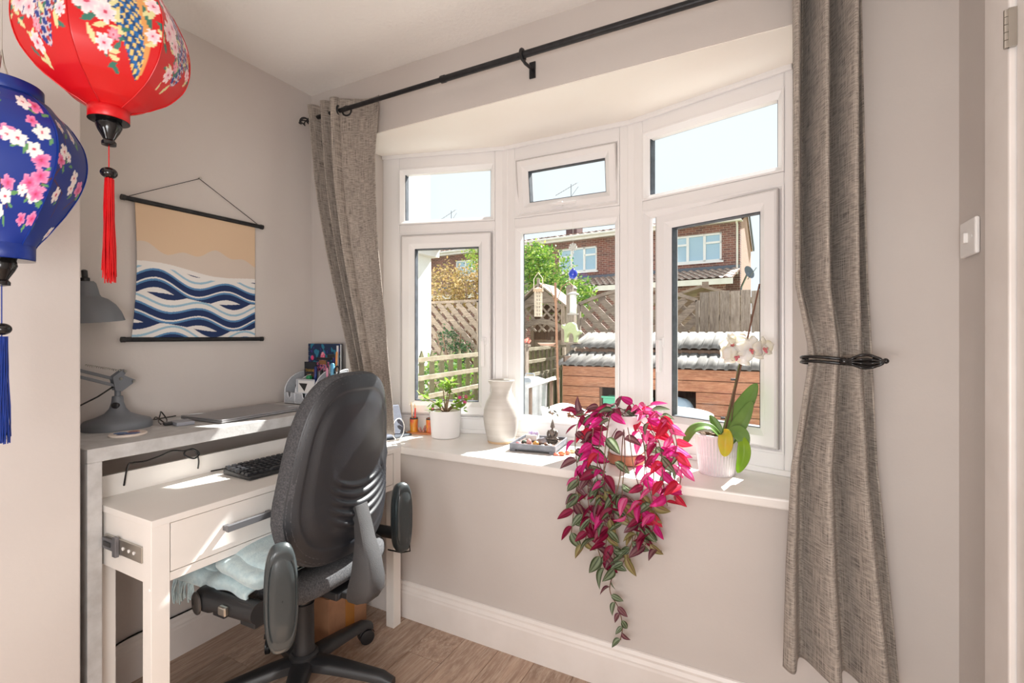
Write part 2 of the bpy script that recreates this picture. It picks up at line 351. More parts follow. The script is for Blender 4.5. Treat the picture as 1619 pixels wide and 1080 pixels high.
for i in range(3):
    xf, L = facet_frame(i); wroot = thing('window_%d' % (i+1), labels[i], 'window', tuple(PTS[i]), 0, None, 'structure'); WIN.append(wroot)
    l, r = [(.088, .05), (.052, .05), (.052, .026)][i]
    fr = MB(xf)
    fr.box((0, 0, .735), (l, .07, SOF)).box((L-r, 0, .735), (L, .07, SOF)).box((l, 0, .735), (L-r, .07, ZB-.02)).box((l, 0, ZH), (L-r, .07, SOF)).box((l, 0, ZT[0]+.012), (L-r, .07, ZT[1]-.012))
    fr.build('outer_frame', 'upvc', wroot, bevel=.004)
    tr = MB(xf).box((0, -.014, SOF-.022), (L, 0, SOF)).box((0, -.012, .732), (L, .0, .752))
    tr.build('cover_strip', 'upvc', wroot, bevel=.004)
    for (z0, z1) in ((ZT[1]-.012, ZH), (ZB-.02, ZT[0]+.012)):
        b = MB(xf); framing(b, l, L-r, z0, z1, BEAD); b.build('glazing_bead', 'upvc', wroot)
    x0, x1 = l+.02, L-r-.02
    if i in (0, 2): pane(wroot, xf, x0, x1, ZT[1], ZH-.012)
    if i == 0:
        c = sash(wroot, xf, x0, x1, ZB-.003, ZT[0]-.004, .062)
        hz = MB(xf).box((x1-.042, -.026, 1.16), (x1-.018, -.018, 1.20)).box((x1-.037, -.045, 1.172), (x1-.023, -.026, 1.188)).box((x1-.038, -.05, 1.06), (x1-.022, -.040, 1.185)); hz.build('handle', 'upvc', c, bevel=.003)
    if i == 1:
        pane(wroot, xf, x0-.004, x1+.004, ZB-.004, ZT[0]-.004)
        piv = xf @ Matrix.Translation((0, .02, ZH-.02)) @ Matrix.Rotation(math.radians(7), 4, 'X') @ Matrix.Translation((0, -.02, -(ZH-.02)))
        c = sash(wroot, piv, x0-.004, x1+.004, ZT[1]+.012, ZH-.012, .05)
        hz = MB(piv).box((x0+.20, -.030, ZT[1]+.02), (x0+.225, -.018, ZT[1]+.045)).box((x0+.17, -.038, ZT[1]+.026), (x0+.29, -.028, ZT[1]+.038)); hz.build('handle', 'upvc', c, bevel=.003)
    if i == 2:
        piv = xf @ Matrix.Translation((x1, .03, 0)) @ Matrix.Rotation(math.radians(-5.0), 4, 'Z') @ Matrix.Translation((-x1, -.03, 0))
        c = sash(wroot, piv, x0+.030, x1+.004, ZB-.003, ZT[0]-.004, .06)
        hz = MB(piv).box((x0+.046, -.026, 1.16), (x0+.070, -.018, 1.20)).box((x0+.05, -.05, 1.06), (x0+.066, -.026, 1.19)); hz.build('handle', 'upvc', c, bevel=.003)
for i in (1, 2):   # corner posts
    a = PTS[i]; MB().prism([(a.x-.016, a.y-.004), (a.x+.016, a.y-.004), (a.x+.03, a.y+.075), (a.x-.03, a.y+.075)], SOF-.735, 'z', .735).build('corner_post', 'upvc', WIN[i], bevel=.004)
sp = [(.10, -.028), (2.13, -.028), (2.13, -.001), (2.073, .0), (2.05, .236), (1.466, .404), (.859, .404), (.25, .226), (.238, .0), (.10, -.001)]
MB().prism(sp, .032, 'z', .70).build('window_sill', 'sill_paint', WIN[1], bevel=.006, seg=3)

# light switch
t = thing('light_switch', 'white plastic single light switch on the narrow wall beside the door casing', 'switch', (XR-.001, -.095, 1.44))
MB().box((XR-.011, -.145, 1.397), (XR-.001, -.045, 1.483)).build('face_plate', 'white_plastic', t, bevel=.004)
MB().box((XR-.019, -.101, 1.428), (XR-.010, -.083, 1.452)).build('rocker', 'white_plastic', t, bevel=.002)
for yy in (-.128, -.062): MB().lathe([(.004, 0), (.004, .001)], (XR-.0115, yy, 1.44), 10, axis=(-1, 0, 0)).build('screw', 'white_plastic', t)

# ================================================================ curtain rod and curtains
RY, RZ = -.085, 2.212
t = thing('curtain_rod', 'long black metal curtain rod above the bay window', 'curtain rod', (1.2, 0, RZ))
MB().tube([(.085, RY, RZ), (.86, RY, RZ)], .0095, 14).build('thin_rod', 'dark_metal', t, smooth=40)
MB().tube([(.85, RY, RZ), (2.37, RY, RZ)], .0122, 14).build('thick_rod', 'dark_metal', t, smooth=40)
MB().tube([(.842, RY, RZ), (.862, RY, RZ)], .0142, 14).build('joint_collar', 'dark_metal', t, smooth=40)
fi = MB()
for k in range(4):
    pts = []
    for j in range(11):
        s_ = j/10; a = k*PI/2 + s_*PI*1.1; rr = .016*math.sin(PI*s_)+.002; pts.append((.082-.055*s_, RY+rr*math.cos(a), RZ+rr*math.sin(a)))
    fi.tube(pts, .003, 6)
fi.ball((.025, RY, RZ), .006)
fi.build('finial', 'dark_metal', t, smooth=60)
for xx in (1.2,):
    b = MB().box((xx-.012, -.006, RZ-.045), (xx+.012, -.001, RZ+.015))
    b.tube([(xx, -.004, RZ-.012), (xx, -.035, RZ-.016), (xx, -.065, RZ-.02), (xx, RY, RZ-.016)], .006, 8)
    b.tube([(xx, RY+.018*math.cos(a), RZ+.018*math.sin(a)) for a in [2*PI*q/16 for q in range(16)]], .006, 8, closed=True)
    b.build('bracket', 'dark_metal', t, smooth=40)
for xx in (.095, 2.36):
    MB().box((xx-.01, -.006, RZ-.03), (xx+.01, -.001, RZ+.02)).tube([(xx, -.004, RZ), (xx, RY, RZ)], .005, 8).build('bracket', 'dark_metal', t, smooth=40)

def interp(tab, x):
    for (a, b), (c, d_) in zip(tab, tab[1:]):
        if x <= c:
            t_ = (x-a)/(c-a) if c > a else 0; t_ = max(0, t_); return b+(d_-b)*t_
    return tab[-1][1]
# left curtain: hung on the rod, swept to the right onto the sill end
t = thing('curtain', 'grey linen curtain gathered in the corner by the desk organiser', 'curtain', (.3, RY, 2.2), 0, 'grey linen curtains')
ZTOP = 2.262; ZBOT = .775
def left_curtain(s_, q):
    z = ZTOP + (ZBOT-ZTOP)*q
    # edges follow the swept drape
    xl = interp([(0, .115), (.25, .165), (.45, .225), (.78, .345), (1, .395)], q); xr = interp([(0, .475), (.18, .455), (.45, .47), (.68, .510), (.91, .540), (1, .545)], q)
    y0 = interp([(0, RY), (.3, RY), (.8, -.055), (1, -.03)], q)
    # narrow pleats left, one broad panel right
    kn = [0, .14, .26, .38, .48, .60, 1.0]; xs = [0, .10, .22, .33, .43, .47, 1.0]
    x = xl + (xr-xl)*interp(list(zip(kn, xs)), s_)
    ph = interp([(0, 0), (.14, PI), (.26, 2*PI), (.38, 3*PI), (.48, 4*PI), (.60, 5*PI), (1, 5.6*PI)], s_)
    amp = interp([(0, .045), (.15, .045), (.5, .044), (1, .032)], q)
    y = y0 - amp*math.sin(ph+.5*q) - .012*q*math.sin(5*s_+3)
    x += .012*math.cos(ph)*(1-.5*q)
    zz = z + (.007*math.cos(ph*2)*(1-q)**6)
    return V(x, y, zz)
MB().grid(left_curtain, 110, 80, uvf=lambda a, b: (a*1.1, b*1.4)).build('fabric', 'linen', t, smooth=180, solid=.003)
for s_ in (.07, .32, .54, .68):
    p = left_curtain(s_, .037); q_ = left_curtain(s_+.02, .037); d_ = (q_-p); d_.z = 0; d_.normalize()
    nrm = V(-d_.y, d_.x, 0); c = V(p.x, RY if s_ < .6 else p.y, RZ)
    if s_ in (.32, .68, .54): 
        ring = MB().tube([c + d_*.021*math.cos(a) + V(0, 0, .021*math.sin(a)) for a in [2*PI*k/24 for k in range(24)]], .0045, 8, closed=True)
        ring.build('eyelet_ring', 'dark_metal', t, smooth=60)
# right curtain with tieback
t = thing('curtain', 'grey linen curtain tied at the waist with black cord by the door wall', 'curtain', (2.15, RY, 2.2), 0, 'grey linen curtains')
ZT2, ZB2, ZW = 2.262, .305, 1.14
def right_curtain(s_, q):
    z = ZT2 + (ZB2-ZT2)*q; qw = (ZT2-ZW)/(ZT2-ZB2)
    xl = interp([(0, 2.03), (.3, 2.032), (.47, 2.035), (qw-.02, 2.068), (qw, 2.072), (qw+.03, 2.062), (.72, 2.025), (.85, 2.012), (1, 2.005)], q)
    xr = interp([(0, 2.205), (.4, 2.212), (qw, 2.218), (.72, 2.235), (.9, 2.268), (1, 2.288)], q)
    near = math.exp(-((q-qw)/.07)**2)
    nf = 2.75
    ph = 2*PI*nf*(s_ + .03*math.sin(3*q)) + .6
    amp = (.06*(1-near) + .024*near) * interp([(0, 1), (.5, 1), (qw, .8), (.75, .75), (1, .8)], q)
    x = xl + (xr-xl)*(s_ + .045*math.sin(ph*1.0)*(1-.3*near))
    y = RY - .02*near*0 - amp*math.sin(ph) + .01*math.sin(7*s_+4*q)
    y += -.02*math.sin(PI*s_)*smoothstep(qw, 1, q) + (1-near)*0
    # bunching wrinkles around the cord
    y += .006*near*math.sin(22*s_+14*q)
    zz = z - (.022*smoothstep(.2, 1, s_)*smoothstep(.9, 1, q))
    return V(x, y, zz)
MB().grid(right_curtain, 130, 130, uvf=lambda a, b: (a*1.25+.37, b*2.0)).build('fabric', 'linen', t, smooth=180, solid=.003)
tb = MB()
for dz in (-.006, .006):
    tb.tube([(2.145+.088*math.cos(a), RY+.046*math.sin(a), ZW+dz+.004*math.sin(2*a)) for a in [2*PI*k/28 for k in range(28)]], .0042, 7, closed=True)
kx = 2.15; ky = RY-.052
tb.ball((kx, ky, ZW), (.011, .009, .010))
for dz, bow in ((.018, 1), (-.016, 1), (.006, .6), (-.004, -.4)):
    pts = [(kx+.005+.078*k/12, ky-.004+.004*math.sin(k), ZW+dz*math.sin(PI*k/12)*1.0 + (.004 if k == 12 else 0)) for k in range(13)]
    tb.tube(pts, .0036, 7)
tb.ball((kx+.085, ky-.003, ZW+.003), .007)
tb.build('tieback_cord', 'black_gloss', t, smooth=60)
for xx in (2.07, 2.15): MB().tube([(xx, RY+.022*math.cos(a), RZ+.022*math.sin(a)) for a in [2*PI*k/20 for k in range(20)]], .0045, 8, closed=True).build('eyelet_ring', 'dark_metal', t, smooth=60)
# ================================================================ desks
DZ = .902
t = thing('console_desk', 'tall concrete-effect grey desk against the left wall, straddling the white desk', 'desk', (.19, -.52, 0))
MB().box((.003, -1.025, DZ-.038), (.376, -.022, DZ)).build('desk_top', 'concrete_laminate', t, bevel=.0015)
MB().box((.02, -1.025, 0), (.376, -.992, DZ-.038)).build('side_panel', 'concrete_laminate', t, bevel=.0015)
MB().box((.02, -.054, 0), (.376, -.022, DZ-.038)).build('side_panel', 'concrete_laminate', t, bevel=.0015)
WZ = .742; WX = .617; WL = -.988; WRY = -.057
t = thing('writing_desk', 'white desk with one wide drawer, pulled out from under the grey desk', 'desk', (.45, -.52, 0))
MB().box((.285, WL, WZ-.018), (WX, WRY, WZ)).build('desk_top', 'white_laminate', t, bevel=.0012)
for yy in (WL+.001, WRY-.044):
    MB().box((WX-.044, yy, 0), (WX-.003, yy+.043, WZ-.018)).build('leg', 'white_laminate', t, bevel=.0012)
    MB().box((.297, yy, 0), (.335, yy+.043, WZ-.018)).build('leg', 'white_laminate', t, bevel=.0012)
for yy in (WL+.004, WRY-.020): MB().box((.335, yy, .578), (WX-.044, yy+.016, WZ-.018)).build('side_panel', 'white_laminate', t)
MB().box((WX-.026, WL+.044, .572), (WX-.006, WRY-.044, .594)).build('front_rail', 'white_laminate', t, bevel=.001)
MB().box((.30, WL+.044, .60), (.312, WRY-.044, WZ-.018)).build('back_panel', 'white_laminate', t)
MB().box((.286, WL+.01, WZ), (.298, WRY-.01, WZ+.062)).build('rear_upstand', 'white_laminate', t, bevel=.001)
dr = MB().box((WX-.022, WL+.0465, .5965), (WX-.004, WRY-.0465, WZ-.0205)).build('drawer_front', 'white_laminate', t, bevel=.0015)
M('handle_grey', (120, 120, 124), .4, metal=.6, bmp=.02)
yc = -.735; MB().box((WX+.014, yc-.075, .655), (WX+.026, yc+.075, .673)).box((WX-.005, yc-.072, .655), (WX+.016, yc-.058, .669)).box((WX-.005, yc+.058, .655), (WX+.016, yc+.072, .669)).build('handle', 'handle_grey', dr, bevel=.001)
rn = MB().box((.385, WL-.003, .628), (.575, WL+.004, .668)); rn.build('drawer_runner', 'steel', t, bevel=.001)
MB().box((.385, WL-.009, .634), (.455, WL-.003, .662)).box((.446, WL-.012, .622), (.464, WL-.003, .674)).build('runner_carriage', 'handle_grey', t, bevel=.001)
MB().box((.395, WL-.011, .642), (.432, WL-.009, .655)).build('runner_lever', 'black_plastic', t, bevel=.001)
for xx in (.485, .515, .54): MB().lathe([(.0045, 0), (.0045, .002)], (xx, WL-.003, .648), 10, axis=(0, -1, 0)).build('rivet', 'white_plastic', t)
MB().lathe([(.004, 0), (.003, .0015)], (WX-.012, WL+.001, .566), 10, axis=(0, -1, 0)).build('screw_cap', 'white_plastic', t)

# ---------------------------------------------------------------- keyboard
t = thing('keyboard', 'black computer keyboard lying on the white desk', 'keyboard', (.45, -.44, WZ), math.radians(-2))
kb = MB(ROOT[t]); kb.add([(-.075, -.22, .001), (.075, -.22, .001), (.075, .22, .001), (-.075, .22, .001), (-.075, -.22, .022), (.075, -.22, .010), (.075, .22, .010), (-.075, .22, .022)], [(0,3,2,1),(4,5,6,7),(0,1,5,4),(1,2,6,5),(2,3,7,6),(3,0,4,7)])
kb.build('case', 'black_plastic', t, bevel=.003)
M('key_plastic', (44, 44, 47), .35, bmp=.05, bs=300)
km = mesh_only(MB().add([(-.008,-.008,0),(.008,-.008,0),(.008,.008,0),(-.008,.008,0),(-.006,-.0062,.007),(.006,-.0062,.007),(.006,.0062,.007),(-.006,.0062,.007)], [(0,3,2,1),(4,5,6,7),(0,1,5,4),(1,2,6,5),(2,3,7,6),(3,0,4,7)]), 'key', 'key_plastic')
tilt = Matrix.Rotation(math.atan2(.012, .15), 4, 'Y')
for r_ in range(6):
    for c_ in range(21):
        if r_ == 5 and 4 <= c_ <= 8: continue
        if c_ in (14, 18) and r_ in (3,): continue
        x = -.060 + r_*.0215 + (0 if r_ else -.004); y = -.208 + c_*.0205 + (.004 if c_ > 13 else 0) + (.004 if c_ > 16 else 0)*0
        if y > .212: continue
        inst(km, 'key', t, ROOT[t] @ Matrix.Translation((x, y, .0165-.08*x)) @ tilt)
inst(km, 'space_bar', t, ROOT[t] @ Matrix.Translation((.0475, -.085, .0125)) @ tilt @ Matrix.Diagonal((1, 6, 1, 1)))
wl = MB()
for x, y, w_ in ((.072, -.19, .03),): wl.box((x, y, .0), (x+.0005, y+w_, .0005))
# ---------------------------------------------------------------- laptop, drive, coaster
M('laptop_metal', (150, 148, 150), .38, metal=.35, col2=(140, 138, 140), vs=3)
t = thing('laptop', 'closed slim grey laptop on the grey desk below the wall scroll', 'laptop', (.19, -.46, DZ), math.radians(3))
x = MB(ROOT[t]); x.box((-.115, -.175, .002), (.115, .175, .009)); x.build('base', 'laptop_metal', t, bevel=.002)
x = MB(ROOT[t]); x.box((-.115, -.175, .0095), (.115, .175, .0145)); x.build('lid', 'laptop_metal', t, bevel=.002)
for a in (-.09, .09):
    for b in (-.14, .14): MB(ROOT[t]).lathe([(.006, 0), (.006, .002)], (a, b, 0), 8).build('foot', 'black_plastic', t)
t = thing('portable_drive', 'small silver box with black cable beside the laptop', 'drive', (.20, -.695, DZ), math.radians(-12))
x = MB(ROOT[t]); x.box((-.035, -.027, 0), (.035, .027, .013)); x.build('case', 'grey_plastic', t, bevel=.003)
x = MB(ROOT[t]); x.box((-.030, -.050, .002), (-.005, -.027, .011)); x.build('plug', 'black_plastic', t, bevel=.002)
def cable(name, label, pts, r=.0022, mat='black_gloss', cat='cable'):
    P = [Vector(p) for p in pts]; out = []
    for i in range(len(P)-1):
        p0 = P[max(i-1, 0)]; p1 = P[i]; p2 = P[i+1]; p3 = P[min(i+2, len(P)-1)]
        for k in range(6):
            s_ = k/6; out.append(.5*((2*p1)+(p2-p0)*s_+(2*p0-5*p1+4*p2-p3)*s_**2+(3*p1-p0-3*p2+p3)*s_**3))
    out.append(P[-1])
    return tag(MB().tube(out, r, 7).build(name, mat, loc=tuple(P[0]), smooth=60), label, cat)
cable('power_cable', 'black cable looping between the lamp foot and the silver drive', [(.165, -.745, DZ+.006), (.13, -.735, DZ+.012), (.10, -.715, DZ+.03), (.075, -.70, DZ+.035), (.10, -.695, DZ+.01), (.14, -.72, DZ+.004), (.09, -.722, DZ+.02), (.06, -.715, DZ+.01), (.03, -.70, DZ+.004), (.012, -.62, DZ+.004)])
cable('keyboard_cable', 'thin black cable running from the keyboard across the white desk', [(.368, -.5, WZ+.012), (.345, -.53, WZ+.004), (.32, -.58, WZ+.004), (.308, -.64, WZ+.004), (.303, -.66, WZ+.004)])
cable('desk_cable', 'black cable knotted in a loop below the grey desk top', [onX(u, v, .304+.0035*k) for k, (u, v) in enumerate(((196, 768), (202, 737), (210, 732), (230, 729), (253, 721), (272, 713), (290, 713), (305, 710), (315, 717), (307, 725)))]+[onX(u, v, .336-.005*k) for k, (u, v) in enumerate(((292, 720), (294, 713), (308, 712), (314, 727), (313, 741)))], .0025)
cable('floor_cable', 'dark cable lying along the left baseboard under the desk', [(.026, -1.0, .012), (.03, -.93, .05), (.024, -.86, .10), (.012, -.80, .153), (.010, -.6, .153), (.010, -.4, .153), (.010, -.2, .153)], .003)
t = thing('coaster', 'round ceramic coaster with blue pattern on the grey desk by the lamp', 'coaster', (.245, -.875, DZ))
MB().lathe([(.046, 0), (.048, .002), (.048, .005), (.046, .007)], (.245, -.875, DZ), 32).build('disc', M('ceramic_cream', (226, 212, 200), .3, bmp=.02), t, smooth=40)
pr_ = MB()
for k, (a, b, r_) in enumerate(((.2, .018, .02), (2.0, .022, .016), (3.9, .02, .018), (5.2, .026, .012))):
    pr_.lathe([(r_, 0), (r_*.9, .0006)], (.245+b*math.cos(a), -.875+b*math.sin(a), DZ+.007), 9, col=lin([(60, 84, 140), (170, 110, 90), (96, 124, 170), (50, 60, 100)][k]))
pr_.build('printed_pattern', M('print_colour', (255, 255, 255), .4, vc=True), t)['kind'] = 'stuff'
# ---------------------------------------------------------------- desk lamp
M('lamp_grey', (112, 116, 122), .5, bmp=.04, bs=300)
lx, ly = .075, -.83
t = thing('desk_lamp', 'grey metal swing-arm desk lamp at the left end of the grey desk', 'lamp', (lx, ly, DZ))
MB().lathe([(.094, 0), (.094, .016), (.088, .026), (.06, .036), (.035, .048), (.022, .065), (.0165, .085), (.0145, .105)], (lx, ly, DZ), 36).build('base', 'lamp_grey', t, smooth=50)
MB().lathe([(.0085, 0), (.0085, .06)], (lx, ly, DZ+.10), 14).build('stem', 'lamp_grey', t, smooth=40)
MB().lathe([(.009, 0), (.011, .003), (.011, .012), (.008, .014)], (lx+.008, ly-.004, DZ+.075), 14, axis=(.5, -.8, 0)).build('clamp_knob', 'black_plastic', t, smooth=40)
jx = V(lx+.004, ly, DZ+.155); ar = V(-.02, -.185, .07)  # lower arm runs up behind the chimney breast
def plate(mb, off):
    o_ = V(off, 0, 0); pts = [V(0, .035, -.012), V(0, .045, 0), V(0, .012, .018), V(0, .020, .034), V(0, .010, .038), V(0, -.02, .014), V(0, -.012, -.03), V(0, .006, -.034)]
    n = len(pts); mb.add([jx+o_+p-V(.001, 0, 0) for p in pts]+[jx+o_+p+V(.001, 0, 0) for p in pts], [tuple(reversed(range(n))), tuple(range(n, 2*n))]+[(i, (i+1) % n, n+(i+1) % n, n+i) for i in range(n)])
mb = MB(); plate(mb, -.011); plate(mb, .011); mb.build('joint_bracket', 'lamp_grey', t)
for p in ((.0, .038, -.004), (0, .002, .008), (0, .014, .032)): MB().lathe([(.0045, -.017), (.0045, .017)], jx+V(*p), 10, axis=(1, 0, 0)).build('bolt', 'steel', t)
el = jx+ar
MB().bar(jx+V(-.006, .0, .004), el+V(-.006, 0, .004), .006, .010).bar(jx+V(.006, -.006, -.016), el+V(.006, 0, -.016), .006, .010).build('lower_arm', 'lamp_grey', t, bevel=.001)
sg = MB(); n_ = 90; sg.tube([jx+V(.010, .016, .030)+(ar*.55-V(0, 0, .012))*(k/n_)+V(.003*math.cos(k*1.3), 0, .003*math.sin(k*1.3)) for k in range(n_+1)], .0012, 5); sg.build('spring', 'steel', t, smooth=60)
MB().obox(el, (.026, .03, .05)).build('elbow', 'lamp_grey', t, bevel=.004)
sh = V(.060, -.905, 1.318)
MB().bar(el+V(-.005, 0, .02), sh+V(-.005, -.02, .04), .006, .010).bar(el+V(.008, .0, .0), sh+V(.008, -.02, .025), .006, .010).build('upper_arm', 'lamp_grey', t, bevel=.001)
prof = [(.020, .062), (.026, .055), (.030, .034), (.032, .020), (.036, .012), (.052, .004), (.070, -.014), (.083, -.038), (.091, -.066), (.0885, -.0655), (.079, -.037), (.066, -.015), (.048, .0), (.02, .01)]
MB().lathe(prof, sh, 36, axis=(.05, -.10, 1)).build('shade', 'lamp_grey', t, smooth=50)
MB().lathe([(.012, .062), (.012, .072), (.008, .074), (.008, .095), (.004, .098)], sh, 14, axis=(.05, -.1, 1)).build('switch_knob', 'black_plastic', t, smooth=40)
MB().ball(sh+V(0, .004, -.035), (.028, .028, .034), 16, 12).build('bulb', M('bulb_glass', (240, 238, 230), .2, bmp=.01), t, smooth=180)
ft = MB().tube([jx+V(0, -.01, -.015), jx+V(.012, -.06, -.045), jx+V(.012, -.12, -.075), jx+V(0, -.185, -.10)], .0026, 7); ft.build('flex', 'black_gloss', t, smooth=60)

# ================================================================ wall scroll: plain stand-in picture in the same colours
t = thing('wall_scroll', 'hanging canvas scroll with blue and white banded seascape on the left wall', 'wall hanging', (.004, -.53, 1.44))
for z, nm, rr in ((1.684, 'top_rod', .0085), (1.193, 'bottom_rod', .0085)):
    MB().tube([(.012, -.792, z), (.012, -.268, z)], rr, 12).build(nm, 'dark_metal', t, smooth=40)
    for yy in (-.792, -.276): MB().tube([(.012, yy-.001, z), (.012, yy+.010, z)], rr+.0015, 12).build('end_cap', 'black_plastic', t, smooth=40)
MB().tube([(.010, -.775, 1.69), (.004, -.53, 1.823), (.010, -.285, 1.69)], .0013, 6).build('hanging_cord', 'black_gloss', t)
MB().lathe([(.003, 0), (.003, .012), (.005, .012), (.005, .015)], (.0, -.53, 1.824), 8, axis=(1, 0, 0)).build('nail', 'steel', t)
C_ = {k: lin(v) for k, v in dict(sky=(214, 186, 156), mist=(206, 192, 180), white=(228, 224, 220), pale=(150, 186, 206), navy=(28, 48, 92), mid=(86, 134, 176)).items()}
def lerp3(a, b, f): return tuple(x+(y-x)*f for x, y in zip(a, b))
def art(a, b):
    # a across 0..1, b up 0..1 : rows of low rounded swells under a plain sky
    crest = .56 - .05*a + .02*math.sin(7*a+.4)
    if b > crest:
        edge = .68 + .03*math.sin(9*a+2) + .02*math.sin(23*a)
        return C_['mist'] if b < edge else C_['sky']
    d = crest-b; k = d*13 + .55*math.sin(11*a + 2.2*math.floor(d*4.4)); f = k - math.floor(k); band = int(math.floor(k)) % 3
    base = [C_['white'], C_['navy'], C_['navy']][band]
    if d < .035: return C_['white']
    if f < .16: return C_['white']
    if band == 0: return C_['pale'] if .5 < f < .72 else C_['white']
    return C_['mid'] if f < .36 else base
def canvas(a, b):
    curl = .006*math.exp(-a/.06)
    yy = -.752 + .452*a; edge = .012*math.sin(PI*min(1, b*1.0))
    yy += edge*(1-a)*.4 - .010*(1-b)**3*(1-a)
    return V(.010 + curl*math.sin(PI*b) + .002*math.sin(4*a), yy, 1.197 + .484*b)
MB().grid(canvas, 300, 320, col=art).build('canvas', M('printed_canvas', (255, 255, 255), .85, vc=True), t, smooth=180, solid=.0012)

# ================================================================ silk lanterns
def lantern(name, label, c, rprof, rib0, nrib, paint, mats, hook):
    cx_, cy_ = c; t = thing(name, label, 'lantern', (cx_, cy_, rprof[-1][1]))
    nu, nv = 300, 150
    zs = [p[1] for p in rprof]; z0, z1 = zs[0], zs[-1]
    rr = [p[0] for p in rprof]
    def prof(z): # smooth Catmull through table
        i = max(0, min(len(zs)-2, sum(1 for q in zs[1:-1] if q <= z)))
        p0, p1, p2, p3 = rr[max(i-1, 0)], rr[i], rr[i+1], rr[min(i+2, len(rr)-1)]; s_ = (z-zs[i])/(zs[i+1]-zs[i])
        return .5*((2*p1)+(p2-p0)*s_+(2*p0-5*p1+4*p2-p3)*s_**2+(3*p1-p0-3*p2+p3)*s_**3)
    def pos(a, b):
        z = z0+(z1-z0)*b; th = 2*PI*a; st = 2*PI/nrib; ph = ((th-rib0) % st) - st/2
        poly = math.cos(st/2)/math.cos(ph); R_ = prof(z); wgt = smoothstep(0, .12, b)*smoothstep(1, .88, b)
        rad = R_*(1+(poly-1)*wgt*.85)
        return V(cx_+rad*math.cos(th), cy_+rad*math.sin(th), z)
    A, B = np.meshgrid(np.arange(nu)/nu, np.arange(nv)/(nv-1)); cols = paint(A*2*PI, B, z0, z1)
    cl = [tuple(x) for x in cols.reshape(-1, 3)]
    mb = MB(); mb.grid(pos, nu, nv, True); mb.c = cl
    mb.build('silk_body', mats[0], t, smooth=180)
    for k in range(nrib):
        th = rib0 + k*2*PI/nrib
        MB().tube([pos((th/(2*PI)) % 1, b/30)+V(.0006*math.cos(th), .0006*math.sin(th), 0) for b in range(31)], .0011, 5).build('rib', mats[1], t, smooth=60)
    for z, r_ in ((z0, rr[0]), (z1, rr[-1])):
        s_ = 1 if z == z0 else 1
        MB().lathe([(r_+.001, -.022 if z == z0 else -.004), (r_+.003, -.020 if z == z0 else -.002), (r_+.003, .006 if z == z0 else .018), (r_+.001, .008 if z == z0 else .020)], (cx_, cy_, z), 48, cap=False).build('satin_rim', mats[1], t, smooth=60)
        MB().lathe([(r_+.0032, -.0225), (.001, -.0232)] if z == z0 else [(r_+.001, .020), (r_*.85, .0202)], (cx_, cy_, z), 48, cap=False).build('rim_plate', 'black_gloss', t, smooth=30)
    fz = z0-.023
    MB().lathe([(.003, -.050), (.012, -.048), (.0125, -.042), (.009, -.037), (.012, -.031), (.018, -.020), (.022, -.010), (.021, -.003), (.02, 0)], (cx_, cy_, fz), 28).build('finial', 'black_gloss', t, smooth=50)
    zb, zt, ze = hook
    MB().tube([(cx_, cy_, fz-.049), (cx_, cy_, zt)], .0011, 6).build('tassel_cord', mats[1], t)
    MB().ball((cx_, cy_, zb), (.0145, .0145, .0115), 20, 12).build('bead', 'black_gloss', t, smooth=180)
    ts = MB(); rng = random.Random(4)
    for k in range(64):
        a = rng.uniform(0, 2*PI); r0 = .0075*math.sqrt(rng.random()); r1 = r0*1.45+.0015; ph = rng.uniform(0, 6); e_ = ze+rng.uniform(-.006, .022)
        ts.tube([(cx_+(r0+(r1-r0)*q)*math.cos(a)+.0007*math.sin(9*q+ph), cy_+(r0+(r1-r0)*q)*math.sin(a)+.0007*math.cos(8*q+ph), zt+(e_-zt)*q) for q in (0, .12, .3, .5, .7, .85, 1)], .0011, 4)
    o = ts.build('tassel', mats[1], t, smooth=60); o['kind'] = 'stuff'
    # hanging wire up to the ceiling
    w_ = MB().tube([(cx_, cy_, H-.002), (cx_, cy_, z1+.075)], .0008, 5)
    for s_ in (-1, 1): w_.tube([(cx_, cy_, z1+.085), (cx_+s_*.010, cy_, z1+.055), (cx_+s_*rr[-1]*.8, cy_, z1+.008)], .0014, 6)
    w_.build('hanging_wire', 'steel', t)
    return t
def blooms(c, TH, Bn, z0, z1, fl, Rm):
    hz = Bn*(z1-z0)
    for (th, b, r, core, rim, npet, soft) in fl:
        dx = ((TH-th+PI) % (2*PI)-PI)*Rm; dz = hz-b*(z1-z0); rad = np.hypot(dx, dz); an = np.arctan2(dz, dx)+th*3
        pet = r*(.62+.38*np.abs(np.cos(an*npet/2)))
        m = rad < pet; f = np.clip(rad/pet, 0, 1)[..., None]
        colr = np.array(lin(core))*(1-f**soft)+np.array(lin(rim))*f**soft
        c[m] = colr[m]
        c[rad < r*.17] = lin((196, 60, 90))
def leafy(c, TH, Bn, z0, z1, lf, Rm, col):
    hz = Bn*(z1-z0)
    for (th, b, r, ang) in lf:
        dx = ((TH-th+PI) % (2*PI)-PI)*Rm; dz = hz-b*(z1-z0)
        u_ = dx*math.cos(ang)+dz*math.sin(ang); v_ = -dx*math.sin(ang)+dz*math.cos(ang)
        m = (np.abs(v_) < r*.35*np.clip(1-(u_/r)**2, 0, 1)) & (np.abs(u_) < r)
        c[m] = lin(col)
def branch(c, TH, Bn, z0, z1, pts, Rm, wd, col):
    hz = Bn*(z1-z0)
    for (a, b), (a2, b2) in zip(pts, pts[1:]):
        x1, y1 = a*Rm, b*(z1-z0); x2, y2 = a2*Rm, b2*(z1-z0); dx = TH*Rm-x1; dz = hz-y1; L2 = (x2-x1)**2+(y2-y1)**2
        s_ = np.clip((dx*(x2-x1)+dz*(y2-y1))/L2, 0, 1); c[np.hypot(dx-s_*(x2-x1), dz-s_*(y2-y1)) < wd] = lin(col)
